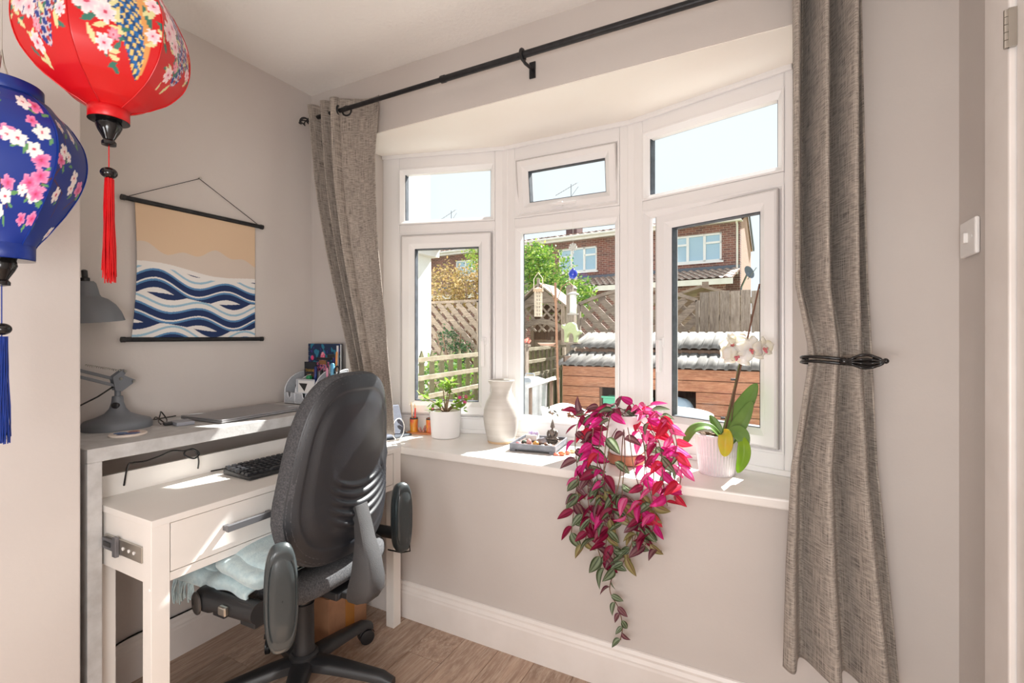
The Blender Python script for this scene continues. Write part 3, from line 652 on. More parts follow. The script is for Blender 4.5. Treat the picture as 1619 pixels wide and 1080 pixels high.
M('red_silk', (255, 255, 255), .36, vc=True, spec=.5)
M('blue_silk', (255, 255, 255), .36, vc=True, spec=.5)
M('red_satin', (206, 14, 20), .36, col2=(190, 10, 18), vs=30)
M('blue_satin', (10, 50, 140), .36, col2=(8, 42, 122), vs=30)
FACE = math.atan2(CAM[1]+1.15, CAM[0]-.797)   # angle on the lantern that faces the window side of the room
def paint_red(TH, B, z0, z1):
    c = np.empty(TH.shape+(3,)); c[:] = lin((200, 10, 16)); rng = random.Random(5); hz = B*(z1-z0); Rm = .15
    for k in range(6):
        th0 = (FACE + .18 + k*2*PI/6) % (2*PI)
        # trailing tail feathers in teal with gold eyes, fading into a gold edge
        dx = ((TH-th0+PI) % (2*PI)-PI)*Rm; dz = hz - .60*(z1-z0)
        s_ = dx + .30*dz
        if k % 2 == 0:
            wdt = .042*np.clip(1-np.abs(dz)/.135, 0, 1)**.55
            m = np.abs(s_) < wdt; u_ = s_/np.maximum(wdt, 1e-4)
            tex = np.sin(dz*330+np.abs(u_)*3)*np.sin(s_*420)
            base = np.where((u_ > .55)[..., None], np.array(lin((214, 150, 84))), np.where((tex > .25)[..., None], np.array(lin((222, 188, 110))), np.where((np.sin(dz*200+s_*300) > 0)[..., None], np.array(lin((22, 96, 160))), np.array(lin((20, 62, 108))))))
            c[m] = base[m]
        else:
            blob = np.hypot(dx*1.1, (dz+.02)*.8) < .058+.012*np.sin(np.arctan2(dz, dx)*7)
            tex = np.sin(dx*260+dz*90)*np.sin(dz*240)
            base = np.where((tex > .1)[..., None], np.array(lin((30, 52, 130))), np.where((tex > -.4)[..., None], np.array(lin((200, 188, 196))), np.array(lin((170, 40, 48)))))
            c[blob] = base[blob]
        fl = []; lf = []
        for (da, b, r) in ((-.28, .58, .026), (-.42, .50, .024), (-.22, .46, .020), (-.36, .66, .018), (-.24, .26, .017), (.34, .40, .014), (-.44, .74, .019), (.05, .88, .014), (.36, .63, .016), (-.12, .36, .012)):
            fl.append(((th0+da) % (2*PI), b+rng.uniform(-.02, .02), r, (238, 170, 190), (246, 226, 224) if r > .0135 else (222, 120, 140), 7, 1.2))
            for q in range(6): lf.append(((th0+da+rng.uniform(-.2, .2)) % (2*PI), b+rng.uniform(-.1, .1), rng.uniform(.009, .016), rng.uniform(0, 3)))
        leafy(c, TH, B, z0, z1, lf[::2], Rm, (52, 112, 96)); leafy(c, TH, B, z0, z1, lf[1::2], Rm, (214, 206, 150)); blooms(c, TH, B, z0, z1, fl, Rm)
    return c
def paint_blue(TH, B, z0, z1):
    c = np.empty(TH.shape+(3,)); c[:] = lin((8, 44, 132)); rng = random.Random(11); Rm = .14
    for k in range(6):
        th0 = k*2*PI/6 + .5
        branch(c, TH, B, z0, z1, [(th0-.42, .30), (th0-.15, .44), (th0+.08, .60), (th0+.05, .80)], Rm, .0017, (92, 44, 50))
        branch(c, TH, B, z0, z1, [(th0-.15, .44), (th0+.25, .38), (th0+.36, .22)], Rm, .0014, (92, 44, 50))
        fl = []; lf = []
        for q in range(24):
            da, b = rng.uniform(-.5, .5), rng.uniform(.12, .92); white = rng.random() < .62
            fl.append(((th0+da) % (2*PI), b, rng.uniform(.011, .018), (250, 226, 226) if white else (214, 60, 130), (238, 238, 232) if white else (236, 150, 190), 5, 1.5))
            lf.append(((th0+da+.09) % (2*PI), b-.05, rng.uniform(.007, .011), rng.uniform(0, 3)))
        leafy(c, TH, B, z0, z1, lf, Rm, (96, 150, 92)); blooms(c, TH, B, z0, z1, fl, Rm)
    return c
lantern('silk_lantern', 'red silk lantern printed with blue plumage and pink peonies, hanging top left', (.797, -1.15), [(.031, 1.662), (.062, 1.678), (.100, 1.706), (.128, 1.745), (.139, 1.792), (.133, 1.845), (.108, 1.898), (.074, 1.936), (.050, 1.955)], FACE+.62, 6, paint_red, ('red_silk', 'red_satin'), (1.535, 1.524, 1.318))
lantern('silk_lantern', 'blue silk lantern printed with white and pink blossom at the left edge', (.689, -1.275), [(.044, 1.372), (.064, 1.405), (.090, 1.450), (.113, 1.500), (.124, 1.548), (.119, 1.592), (.098, 1.630), (.073, 1.652), (.056, 1.664)], .35, 6, paint_blue, ('blue_silk', 'blue_satin'), (1.218, 1.204, 1.004))
for o in bpy.data.objects:
    if o.name.startswith('silk_lantern') and o.parent is None: o['group'] = 'silk lanterns'
# ================================================================ office chair
M('chair_shell', (34, 36, 41), .36, bmp=.35, bs=420, dist=.0006, spec=.6)
M('chair_fabric', (88, 88, 90), .95, col2=(58, 58, 62), vs=220, bmp=.5, bs=500, dist=.001)
M('bracket_plastic', (66, 66, 68), .55, bmp=.6, bs=380, dist=.001)
M('arm_pad', (52, 58, 60), .3, bmp=.05, bs=120, spec=.6)
t = thing('office_chair', 'black swivel office chair with ribbed plastic back, turned to the desk', 'chair', (.588, -.515, 0), math.radians(2))
X = ROOT[t]
for k in range(5):
    a = math.radians(88-72*k+2); dv = V(math.cos(a), math.sin(a), 0); pv = V(-dv.y, dv.x, 0)
    rings = []
    for q in range(9):
        s_ = q/8; r_ = .03+.285*s_; wd = .036-.015*s_; zt = .128-.040*s_**1.3-.012*smoothstep(.9, 1, s_); zb = zt-.034+.008*s_
        c = dv*r_; rings.append([c+pv*wd+V(0, 0, zb), c-pv*wd+V(0, 0, zb), c-pv*wd*.92+V(0, 0, zt-.009), c-pv*wd*.5+V(0, 0, zt), c+pv*wd*.5+V(0, 0, zt), c+pv*wd*.92+V(0, 0, zt-.009)])
    mb = MB(X); mb.loops(rings); n = len(mb.v); mb.f += [(0, 1, 2, 3, 4, 5), tuple(range(n-6, n))]
    mb.build('base_leg', 'black_plastic', t, smooth=50)
    cs = dv*.295; ca = a+1.1; wv = V(math.cos(ca), math.sin(ca), 0); ct = MB(X)
    ct.lathe([(.008, .04), (.008, .075)], cs, 10); cast = ct.build('caster_stem', 'steel', t)
    for s_ in (-1, 1): MB(X).lathe([(.022, -.009), (.0275, -.007), (.0275, .007), (.022, .009), (.010, .0105)], cs+wv*s_*.0125+V(0, 0, .0275), 22, axis=wv*s_).build('caster_wheel', 'black_plastic', t, smooth=40)
    MB(X).grid(lambda p, q: cs+wv*((q-.5)*.03)+V(0, 0, .0285)+(V(-wv.y, wv.x, 0)*math.cos(PI*(p*.8+.1))+V(0, 0, 1)*math.sin(PI*(p*.8+.1)))*.0305, 14, 3).build('caster_hood', 'black_plastic', t, smooth=60, solid=.003)
MB(X).lathe([(.044, .085), (.048, .10), (.046, .135), (.038, .142)], (0, 0, 0), 28).build('hub', 'black_plastic', t, smooth=40)
MB(X).lathe([(.034, .135), (.037, .145), (.033, .155), (.031, .30), (.033, .305)], (0, 0, 0), 28).build('column_cover', 'black_plastic', t, smooth=40)
MB(X).lathe([(.0255, .30), (.0255, .40)], (0, 0, 0), 28).build('gas_column', M('column_grey', (90, 86, 84), .3, metal=.7, bmp=.02), t, smooth=40)
# mechanism
MB(X).box((-.10, -.07, .385), (.15, .07, .418)).box((.06, -.05, .375), (.20, .05, .402)).build('tilt_mechanism', 'black_plastic', t, bevel=.006)
for yy in (-.075, .075): MB(X).tube([(.02, yy*.6, .395), (.02, yy*3.1, .388)], .006, 8).build('lever', 'black_plastic', t, smooth=50)
for p in ((.14, -.03, .392), (.12, -.075, .40), (.17, .02, .39)): MB(X).lathe([(.011, -.014), (.011, .014)], p, 12, axis=(0, 1, 0)).build('bolt', 'steel', t, smooth=40)
# seat
def seat_pt(a, r_, z):
    c, s_ = math.cos(a), math.sin(a); p = 4.0; cu = math.copysign(abs(c)**(2/p), c); su = math.copysign(abs(s_)**(2/p), s_)
    return V(-.03+.245*cu*r_, .24*su*r_, z)
sm = MB(X); rings = []
for r_, z in ((.55, .418), (.92, .420), (.985, .432), (1.0, .450), (.985, .470), (.93, .484), (.7, .488), (.3, .484), (.02, .482)): rings.append([seat_pt(2*PI*k/48, r_, z) for k in range(48)])
sm.loops(rings); sm.f.append(tuple(range(48))); sm.build('seat_cushion', 'chair_fabric', t, smooth=60)
# back: outline in (y, z), bulging rear shell with moulded ribs
def back_pt(rho, th, dx):
    c, s_ = math.cos(th), math.sin(th); p = 3.4; cu = math.copysign(abs(c)**(2/p), c); su = math.copysign(abs(s_)**(2/p), s_)
    h = su*rho; W = .202-.040*h-.018*max(0, -h-.45)*2
    y = cu*rho*W-.012; z = .800+.285*h
    x = .222 + .030*h + .03*max(0, -h-.2)**1.2 - .85*(y+.012)**2 + dx
    return V(x, y, z), h, y
def shell(a, b):
    rho = 1-b; p, h, y = back_pt(rho, 2*PI*a, 0)
    bulge = .004 + .026*(1-rho**5) - .004*smoothstep(.86, .82, rho)*smoothstep(.68, .80, rho)
    k = h - 9.0*(y-.01)**2*1.1 + .25*0
    if -.70 < k < -.16:
        wdw = smoothstep(.185, .15, y)*smoothstep(-.13, -.06, y)*smoothstep(-.70, -.64, k)*smoothstep(-.16, -.22, k)
        f = ((k+.70)/.108) % 1; bulge += .0105*wdw*(max(0, math.sin(PI*f))**1.5) 
    p.x += bulge; return p
sh_ = MB(X); sh_.grid(shell, 144, 100, True); sh_.build('back_shell', 'chair_shell', t, smooth=180)
cu_ = MB(X); rings = []
for r_, dx in ((.93, .012), (.985, .006), (1.0, -.002), (1.022, -.010), (1.028, -.024), (1.015, -.042), (.97, -.056), (.85, -.064), (.5, -.070), (.02, -.072)):
    rings.append([back_pt(r_, 2*PI*k/72, dx)[0] for k in range(72)])
cu_.loops(rings); cu_.build('back_cushion', 'chair_fabric', t, smooth=70)
# J-shaped back bracket
br = MB(X); path = [(.245, .675, .026, .013), (.262, .62, .027, .014), (.272, .57, .029, .018), (.282, .52, .034, .030), (.285, .46, .038, .040), (.278, .42, .038, .046), (.262, .385, .034, .040), (.245, .370, .026, .020)]
rings = []
for x_, z_, hy_, hx_ in path:
    rings.append([V(x_-hx_, -hy_, z_), V(x_+hx_*.7, -hy_, z_), V(x_+hx_, -hy_*.7, z_), V(x_+hx_, hy_*.7, z_), V(x_+hx_*.7, hy_, z_), V(x_-hx_, hy_, z_)])
br.loops(rings); n = len(br.v); br.f += [(0, 1, 2, 3, 4, 5), tuple(range(n-6, n))]; br.v = br.v; br.build('back_bracket', 'bracket_plastic', t, smooth=50)
MB(X).box((.14, -.03, .378), (.26, .03, .398)).build('bracket_bar', 'black_plastic', t, bevel=.004)
# flipped-up arm pads
def pad(cx_, cy_, z0, z1, rz, hw):
    xf = X @ Matrix.Translation((cx_, cy_, (z0+z1)/2)) @ Matrix.Rotation(rz, 4, 'Z'); hh = (z1-z0)/2
    def ring(sc, dx, dl=0):
        out = []
        for k in range(40):
            a = 2*PI*k/40; c, s_ = math.cos(a), math.sin(a); p = 3.2
            out.append(V(dx, math.copysign(abs(c)**(2/p), c)*(hw*sc-dl), math.copysign(abs(s_)**(2/2.6), s_)*(hh*sc-dl)*(1 if True else 1)))
        return out
    mb = MB(xf); mb.loops([ring(.02, -.024), ring(.8, -.024), ring(.97, -.016), ring(1, -.006), ring(1, .002), ring(.955, .006), ring(.95, .010), ring(.99, .013), ring(.97, .018), ring(.86, .024), ring(.80, .022), ring(.74, .026), ring(.4, .027), ring(.02, .027)])
    return mb.build('arm_pad', 'arm_pad', t, smooth=60)
pad(.262, -.300, .388, .668, math.radians(-30), .040)
pad(.175, .295, .392, .652, math.radians(-20), .038)
MB(X).lathe([(.030, 0), (.033, .004), (.033, .05), (.028, .06), (.028, .24)], (-.065, -.300, .452), 22, axis=(1, .02, .045)).build('arm_tube', 'black_plastic', t, smooth=40)
MB(X).lathe([(.031, 0), (.031, .004), (.027, .007), (.002, .0075)], (-.045, -.327, .452), 26, axis=(-.25, -1, 0)).build('end_cap', 'column_grey', t, smooth=40)
MB(X).box((.06, -.338, .450), (.09, -.324, .474)).build('release_button', 'steel', t, bevel=.004)
MB(X).box((-.02, -.30, .41), (.03, -.2, .425)).build('arm_bracket', 'black_plastic', t, bevel=.003); MB(X).box((.10, -.30, .415), (.16, -.2, .43)).build('arm_bracket', 'black_plastic', t, bevel=.003)
MB(X).lathe([(.022, 0), (.022, .2)], (-.03, .295, .45), 18, axis=(1, 0, .03)).build('arm_tube', 'black_plastic', t, smooth=40)
MB(X).tube([(.13, .27, .40), (.17, .30, .385), (.2, .315, .39), (.2, .31, .42)], .003, 6).build('lever', 'black_gloss', t)

# ================================================================ blanket on the seat
M('wool_blue', (186, 204, 206), .95, col2=(166, 188, 194), vs=60, bmp=.5, bs=240, sheen=.4, dist=.002)
t = thing('blanket', 'folded pale blue wool throw with fringe lying on the chair seat', 'blanket', (.58, -.52, .49))
def slab(x0, x1, y0, y1, z0, z1, seed, curl=0):
    def f(a, b):
        th = 2*PI*a; c, s_ = math.cos(th), math.sin(th); cu = math.copysign(abs(c)**.5, c); su = math.copysign(abs(s_)**.75, s_)
        x = x0+(x1-x0)*b; end = (max(0, 1-((b-.5)*2)**8))**.5
        y = (y0+y1)/2+(y1-y0)/2*cu*(.94+.06*end); z = (z0+z1)/2+(z1-z0)/2*su*(.25+.75*end)
        nz = noise.noise(V(x*9+seed, y*9, z*6)); z += .008*nz+.004*noise.noise(V(x*25, y*25+seed, 3)); y += .008*noise.noise(V(x*12, seed, y*5))
        return V(x, y, z)
    return f
MB().grid(slab(.345, .735, -.785, -.33, .493, .528, 1), 64, 40, True).build('lower_fold', 'wool_blue', t, smooth=180)
MB().grid(slab(.36, .765, -.775, -.34, .516, .588, 7), 64, 40, True).build('upper_fold', 'wool_blue', t, smooth=180)
def roll(a, b):
    th = 2*PI*a; r_ = .033*(1+.12*math.sin(3*th))*(max(0, 1-((b-.5)*2)**6))**.4
    return V(.56+.20*b+.004*math.sin(9*b), -.778+r_*math.cos(th), .540+.006*math.sin(6*b)+r_*.85*math.sin(th))
MB().grid(roll, 28, 30, True).build('rolled_edge', 'wool_blue', t, smooth=180)
def drape(a, b):
    s_ = b; x = .355+.37*a
    y = -.775-.030*math.sin(min(1, s_*1.6)*PI/2)+.004*math.sin(16*a+2*s_); z = .512-.055*s_**1.6*(1-.65*a)
    return V(x, y, z+.005*math.sin(11*a))
MB().grid(drape, 40, 14).build('draped_edge', 'wool_blue', t, smooth=180, solid=.008)
fr = MB(); rng = random.Random(2)
for k in range(34):
    a = rng.random()*.30; p = drape(a, .98); ln = rng.uniform(.055, .085)*(1-1.2*a); sx, sy = rng.uniform(-.008, .008), rng.uniform(-.012, .004)
    fr.tube([p, p+V(sx*.4, sy*.6, -ln*.35), p+V(sx, sy, -ln*.7), p+V(sx*1.1+.002, sy*.9, -ln)], .0022, 5)
fr.build('fringe', 'wool_blue', t, smooth=60)['kind'] = 'stuff'
# ================================================================ cardboard box
M('cardboard', (168, 124, 92), .8, col2=(152, 110, 82), vs=14, bmp=.1, bs=60)
M('parcel_tape', (168, 112, 50), .25, bmp=.05)
t = thing('cardboard_box', 'closed brown cardboard box on the floor under the desk', 'box', (.37, -.207, 0), math.radians(4))
x = MB(ROOT[t]); x.box((-.10, -.12, .001), (.105, .095, .185)); x.build('carton', 'cardboard', t, bevel=.002)
for s_, n_ in ((-1, 'flap'), (1, 'flap')): MB(ROOT[t]).box((-.10 if s_ < 0 else .004, -.12, .185), (.0005 if s_ < 0 else .105, .095, .189)).build(n_, 'cardboard', t, bevel=.001)
MB(ROOT[t]).box((-.022, -.1215, .12), (.026, -.12, .19)).box((-.022, -.1215, .189), (.026, .0965, .1905)).box((.1045, -.03, .02), (.106, .02, .17)).build('tape', 'parcel_tape', t)
t = thing('small_bag', 'small crumpled blue-grey bag resting on the cardboard box', 'bag', (.37, -.12, .19))
MB().grid(lambda a, b: V(.37, -.12, .191)+V(.05*math.cos(2*PI*a)*math.sin(PI*b)**.7, .06*math.sin(2*PI*a)*math.sin(PI*b)**.7, .055*b)*(1+.15*noise.noise(V(a*6, b*5, 2))), 24, 12, True).build('pouch', M('grey_cloth', (92, 104, 118), .8, bmp=.2), t, smooth=180)
MB().tube([(.36, -.12, .244), (.35, -.11, .262), (.37, -.10, .27), (.385, -.12, .245)], .003, 6).build('strap', 'black_plastic', t)

# ================================================================ desk organiser and what it holds
M('mesh_white', (226, 228, 232), .45, metal=.1, col2=(204, 208, 214), vs=300)
M('mesh_panel', (176, 182, 190), .5, metal=.2, col2=(206, 210, 216), vs=500, detail=1)
ox, oy = .045, -.180   # near left corner of the organiser on the grey desk
t = thing('desk_organiser', 'white metal mesh desk organiser in the corner of the grey desk', 'organiser', (.16, -.11, DZ))
W_, D_ = .27, .12
def arc_side(x_, h, name):
    pts = [(oy+0, DZ+.004)] + [(oy+.115*(1-math.cos(PI/2*k/10)), DZ+.055+h*math.sin(PI/2*k/10)) for k in range(11)] + [(oy+.115, DZ+.004)]
    MB().prism(pts, .0015, 'x', x_).build(name, 'mesh_panel', t)
    MB().tube([(x_, p[0], p[1]) for p in pts], .003, 7, closed=True).build('wire_frame', 'mesh_white', t, smooth=60)
arc_side(ox, .085, 'mesh_side'); arc_side(ox+.07, .075, 'mesh_divider'); arc_side(ox+.19, .10, 'mesh_divider'); arc_side(ox+W_, .10, 'mesh_side')
MB().box((ox, oy, DZ+.003), (ox+W_, oy+.115, DZ+.005)).build('mesh_floor', 'mesh_panel', t)
MB().box((ox, oy+.114, DZ+.004), (ox+W_, oy+.1155, DZ+.14)).build('mesh_back', 'mesh_panel', t)
def tray(x0, x1):
    dp = [(x0, DZ+.005), (x1, DZ+.005), (x1, DZ+.05)] + [((x0+x1)/2+.012-.024*k/8, DZ+.05-.024*math.sin(PI*k/8)**.6) for k in range(9)] + [(x0, DZ+.05)]
    d_ = MB().prism(dp, .0015, 'y', oy-.003).build('drawer_front', 'mesh_panel', t)
    MB().tube([(p[0], oy-.003, p[1]) for p in dp], .0026, 7, closed=True).build('drawer_rim', 'mesh_white', d_, smooth=60)
tray(ox+.002, ox+.068); tray(ox+.072, ox+.188); tray(ox+.192, ox+W_-.002)
MB().box((ox+.072, oy+.004, DZ+.052), (ox+.188, oy+.0055, DZ+.112)).build('mesh_front', 'mesh_panel', t)
MB().tube([(ox+.072, oy+.004, DZ+.112), (ox+.188, oy+.004, DZ+.112), (ox+.188, oy+.004, DZ+.052), (ox+.072, oy+.004, DZ+.052)], .0028, 7, closed=True).build('wire_frame', 'mesh_white', t, smooth=60)
# spiral notebook
t = thing('notebook', 'dark blue ring-bound notebook with pink floral cover standing behind the organiser', 'notebook', (.15, -.046, DZ))
nx0, nx1, nz0, nz1, ny = .043, .253, DZ+.001, 1.170, -.046
def cover(a, b):
    c = lin((22, 44, 78)); q = noise.noise(V(a*11, b*13, 1.7))
    if q > .22: c = lin((36, 120, 150))
    if q < -.38: c = lin((60, 50, 130))
    dx, dz = (a-.47), (b-.58)
    if abs(dx) < .20 and abs(dz) < .10 and noise.noise(V(a*30, b*30, 5)) > -.12: c = lin((232, 170, 190)) if noise.noise(V(a*50, b*40, 9)) > 0 else lin((200, 50, 110))
    if math.hypot(dx*1.1, dz-.20) < .075: c = lin((226, 90, 130)) if noise.noise(V(a*40, b*40, 2)) > -.1 else lin((240, 180, 190))
    if abs(dx) < .12 and .06 < dz < .13: c = lin((150, 104, 66))
    if math.hypot(a-.13, (b-.75)*1.2) < .05 or math.hypot(a-.8, b-.6) < .035: c = lin((222, 70, 120))
    return c
MB().grid(lambda a, b: V(nx0+(nx1-nx0)*a, ny-.006, nz0+(nz1-nz0)*b), 90, 110, col=cover).build('front_cover', M('printed_card', (255, 255, 255), .5, vc=True), t, solid=.0015)
MB().box((nx0+.004, ny-.005, nz0+.002), (nx1-.003, ny+.005, nz1-.003)).build('pages', 'white_plastic', t)
MB().box((nx0, ny+.005, nz0), (nx1, ny+.007, nz1)).build('back_cover', M('navy_card', (26, 34, 52), .5, bmp=.05), t)
MB().box((nx1-.020, ny-.0085, nz0), (nx1-.008, ny-.0072, nz1-.008)).build('elastic_band', 'white_plastic', t)
for k in range(12):
    z = nz0+.015+k*.0215; MB().tube([(nx0+.004+.006*math.cos(a), ny+.010*math.sin(a), z) for a in [2*PI*q/10 for q in range(10)]], .0011, 5, closed=True).build('binding_ring', 'steel', t)
# thank-you card
t = thing('greeting_card', 'black card with gold THANK YOU lettering in the organiser', 'card', (.115, -.09, DZ))
MB().box((.072, -.098, DZ+.03), (.148, -.0965, DZ+.185)).build('card', M('black_card', (36, 38, 44), .6, bmp=.03), t)
M('gold_foil', (196, 160, 84), .35, metal=.6, bmp=.02)
fac = Matrix.Rotation(PI/2, 4, 'X')
text_mesh('THANK', .019, 'gold_foil', 'lettering', t, Matrix.Translation((.1115, -.0990, DZ+.145)) @ fac)
text_mesh('YOU', .019, 'gold_foil', 'lettering', t, Matrix.Translation((.1115, -.0990, DZ+.122)) @ fac)
# pens and small tools
def pen(label, x_, y_, z0, z1, col, cap, lean=(0, 0), r=.0042, name='pen', cat='pen'):
    t_ = thing(name, label, cat, (x_, y_, z0), 0, 'pens and tools in the organiser'); top = V(x_+lean[0], y_+lean[1], z1); b = V(x_, y_, z0); d_ = (top-b)
    MB().tube([b, b+d_*.78], r, 10).build('barrel', M('pen_%d_%d_%d' % col, col, .35, bmp=.01), t_, smooth=40)
    MB().tube([b+d_*.78, b+d_*.97, top], [r*1.12, r*1.12, r*.6], 10).build('cap', M('pen_%d_%d_%d' % cap, cap, .35, bmp=.01), t_, smooth=40)
pen('green glue bottle with green cap in the organiser', .137, -.125, DZ+.006, DZ+.125, (60, 150, 96), (30, 146, 88), (0, 0), .012, 'glue_bottle', 'bottle')
pen('dark blue marker standing in the organiser', .162, -.115, DZ+.006, DZ+.165, (30, 60, 140), (24, 46, 110), (.002, .004), .006)
pen('white pen with red tip in the organiser', .150, -.105, DZ+.006, DZ+.155, (224, 220, 214), (176, 60, 60), (-.004, .004))
pen('black marker in the organiser behind the blue marker', .178, -.10, DZ+.006, DZ+.150, (30, 30, 32), (24, 24, 26), (.006, .006), .006)
pen('grey pen leaning right in the organiser', .185, -.118, DZ+.006, DZ+.14, (150, 148, 150), (120, 118, 122), (.012, .0))
pen('orange pencil rising above the chair back', .285, -.112, DZ+.006, DZ+.235, (226, 138, 60), (232, 150, 84), (.002, .01), .004, 'pencil', 'pencil')
pen('light blue highlighter beside the orange pencil', .290, -.135, DZ+.006, DZ+.185, (110, 178, 210), (90, 160, 200), (.003, .004), .008)
pen('pink pen beside the light blue highlighter', .278, -.145, DZ+.006, DZ+.165, (222, 130, 160), (226, 150, 176), (-.002, .0))
pen('brown pencil leaning by the notebook edge', .262, -.12, DZ+.006, DZ+.175, (120, 84, 66), (190, 180, 172), (.0, .004))
t = thing('scissors', 'black-handled scissors with loops up in the organiser', 'scissors', (.302, -.125, DZ), 0, 'pens and tools in the organiser')
for s_ in (-1, 1):
    MB().tube([(.302+s_*.013+.012*math.cos(a), -.125, DZ+.155+.017*math.sin(a)) for a in [2*PI*q/16 for q in range(16)]], .0036, 7, closed=True).build('finger_loop', 'black_plastic', t, smooth=60)
    MB().bar((.302+s_*.006, -.125, DZ+.14), (.302-s_*.004, -.125, DZ+.01), .0015, .008, (0, 1, 0)).build('blade', 'steel', t)
t = thing('phone_clip', 'black clip holder on a thin arm above the pens', 'holder', (.27, -.15, DZ))
MB().tube([(.262, -.13, DZ+.006), (.262, -.13, DZ+.16), (.258, -.135, DZ+.20)], .003, 7).build('stand_arm', 'black_plastic', t, smooth=60)
MB().box((.205, -.142, DZ+.198), (.295, -.130, DZ+.209)).box((.275, -.145, DZ+.209), (.305, -.128, DZ+.224)).build('clamp', 'black_plastic', t, bevel=.002)
t = thing('sticker_card', 'white patterned card with black triangle in the organiser front', 'card', (.175, -.17, DZ))
MB().box((.13, -.1780, DZ+.054), (.232, -.1770, DZ+.108)).build('card', 'white_plastic', t)
MB().prism([(.135, DZ+.095), (.19, DZ+.095), (.172, DZ+.06)], .0006, 'y', -.1787).build('printed_triangle', 'black_plastic', t)
t = thing('paper_clip_pot', 'small blue pot of clips in the organiser', 'pot', (.127, -.142, DZ))
MB().lathe([(.010, 0), (.012, .03), (.011, .03), (.009, .004)], (.127, -.142, DZ+.052), 14).build('cup', M('blue_plastic', (52, 110, 160), .4, bmp=.02), t, smooth=40)
t = thing('round_tin', 'black round tin lying in the left bay of the organiser', 'tin', (.085, -.12, DZ))
MB().lathe([(.022, 0), (.024, .003), (.024, .014), (.022, .017)], (.085, -.122, DZ+.075), 20, axis=(.2, -1, .3)).build('case', 'black_plastic', t, smooth=40)
MB().lathe([(.018, 0), (.017, .0012)], (.0885, -.1395, DZ+.080), 20, axis=(.2, -1, .3)).build('lid', 'black_gloss', t, smooth=40)
# ================================================================ on the window sill
SZ = SILL+.0022
def cm_leaf(n_l, n_w, length, width, fold, droop, colf=None):
    mb = MB()
    def f(a, b):
        s_ = b; w_ = width*(math.sin(PI*min(1, s_**.72))**.85)*.5+.0004; v_ = (a-.5)*2
        return V(length*s_, v_*w_, fold*abs(v_)*w_ - droop*length*s_**2)
    return mb.grid(f, n_w, n_l, col=colf)
# azalea in a white pot
t = thing('potted_azalea', 'small azalea with pink buds in a plain white pot on the sill', 'potted plant', (.635, .232, SZ))
px_, py_ = .635, .232
MB().lathe([(.060, 0), (.066, .003), (.074, .127), (.071, .127), (.064, .012), (.0, .012)], (px_, py_, SZ), 48, cap=False).build('pot', M('white_ceramic', (240, 239, 240), .3, bmp=.01), t, smooth=50)
MB().lathe([(.069, .108), (.05, .112), (.001, .113)], (px_, py_, SZ), 30, cap=False).build('soil', M('soil', (84, 66, 54), .95, col2=(56, 44, 36), vs=60, bmp=.6, bs=90), t)
M('bark', (142, 116, 92), .8, col2=(112, 88, 68), vs=40, bmp=.2)
tips = []
for (u, v, Y, u0) in ((672, 630, .22, 700), (700, 612, .24, 704), (715, 607, .25, 706), (738, 632, .235, 708), (694, 640, .21, 702), (722, 640, .25, 707), (683, 650, .20, 701), (708, 618, .2, 704), (728, 645, .22, 707)):
    b = V(px_+(u0-704)*.0016, py_, SZ+.108); e_ = onY(u, v, Y); m1 = b.lerp(e_, .45)+V(0, 0, .015)
    MB().tube([b, b.lerp(m1, .5)+V(0, 0, .006), m1, m1.lerp(e_, .6)+V(0, 0, .004), e_], [.0042, .0036, .003, .0022, .0014], 7).build('branch', 'bark', t, smooth=60); tips.append(e_)
M('azalea_leaf', (164, 200, 72), .5, col2=(112, 150, 62), vs=25, translucent=.35)
lm = MB(); rng = random.Random(3)
for i, e_ in enumerate(tips):
    nl = 10 if i == 3 else 22
    for k in range(nl):
        a = rng.uniform(0, 2*PI); el_ = rng.uniform(-.3, 1.0); d_ = V(math.cos(a)*math.cos(el_), math.sin(a)*math.cos(el_), math.sin(el_)); o_ = e_+V(rng.gauss(0, .010), rng.gauss(0, .010), rng.gauss(0, .010))
        sd_ = d_.cross(V(0, 0, 1)).normalized(); L_ = rng.uniform(.020, .034); wd = L_*.30
        lm.add([o_, o_+d_*L_*.3+sd_*wd, o_+d_*L_*.7+sd_*wd*.9, o_+d_*L_, o_+d_*L_*.7-sd_*wd*.9, o_+d_*L_*.3-sd_*wd, o_+d_*L_*.5+V(0, 0, -.001)], [(0, 1, 6), (1, 2, 6), (2, 3, 6), (3, 4, 6), (4, 5, 6), (5, 0, 6)])
lm.build('foliage', 'azalea_leaf', t, smooth=60)['kind'] = 'stuff'
M('pink_bud', (206, 36, 112), .5, col2=(226, 90, 150), vs=60)
for (u, v, Y) in ((727, 629, .235), (737, 628, .24), (684, 648, .21), (735, 637, .232)):
    c = onY(u, v, Y); mb = MB()
    for k in range(5): a = 2*PI*k/5; mb.ball(c+V(.004*math.cos(a), .004*math.sin(a), .002), (.0045, .0045, .0075), 8, 6)
    mb.build('bud', 'pink_bud', t, smooth=180)
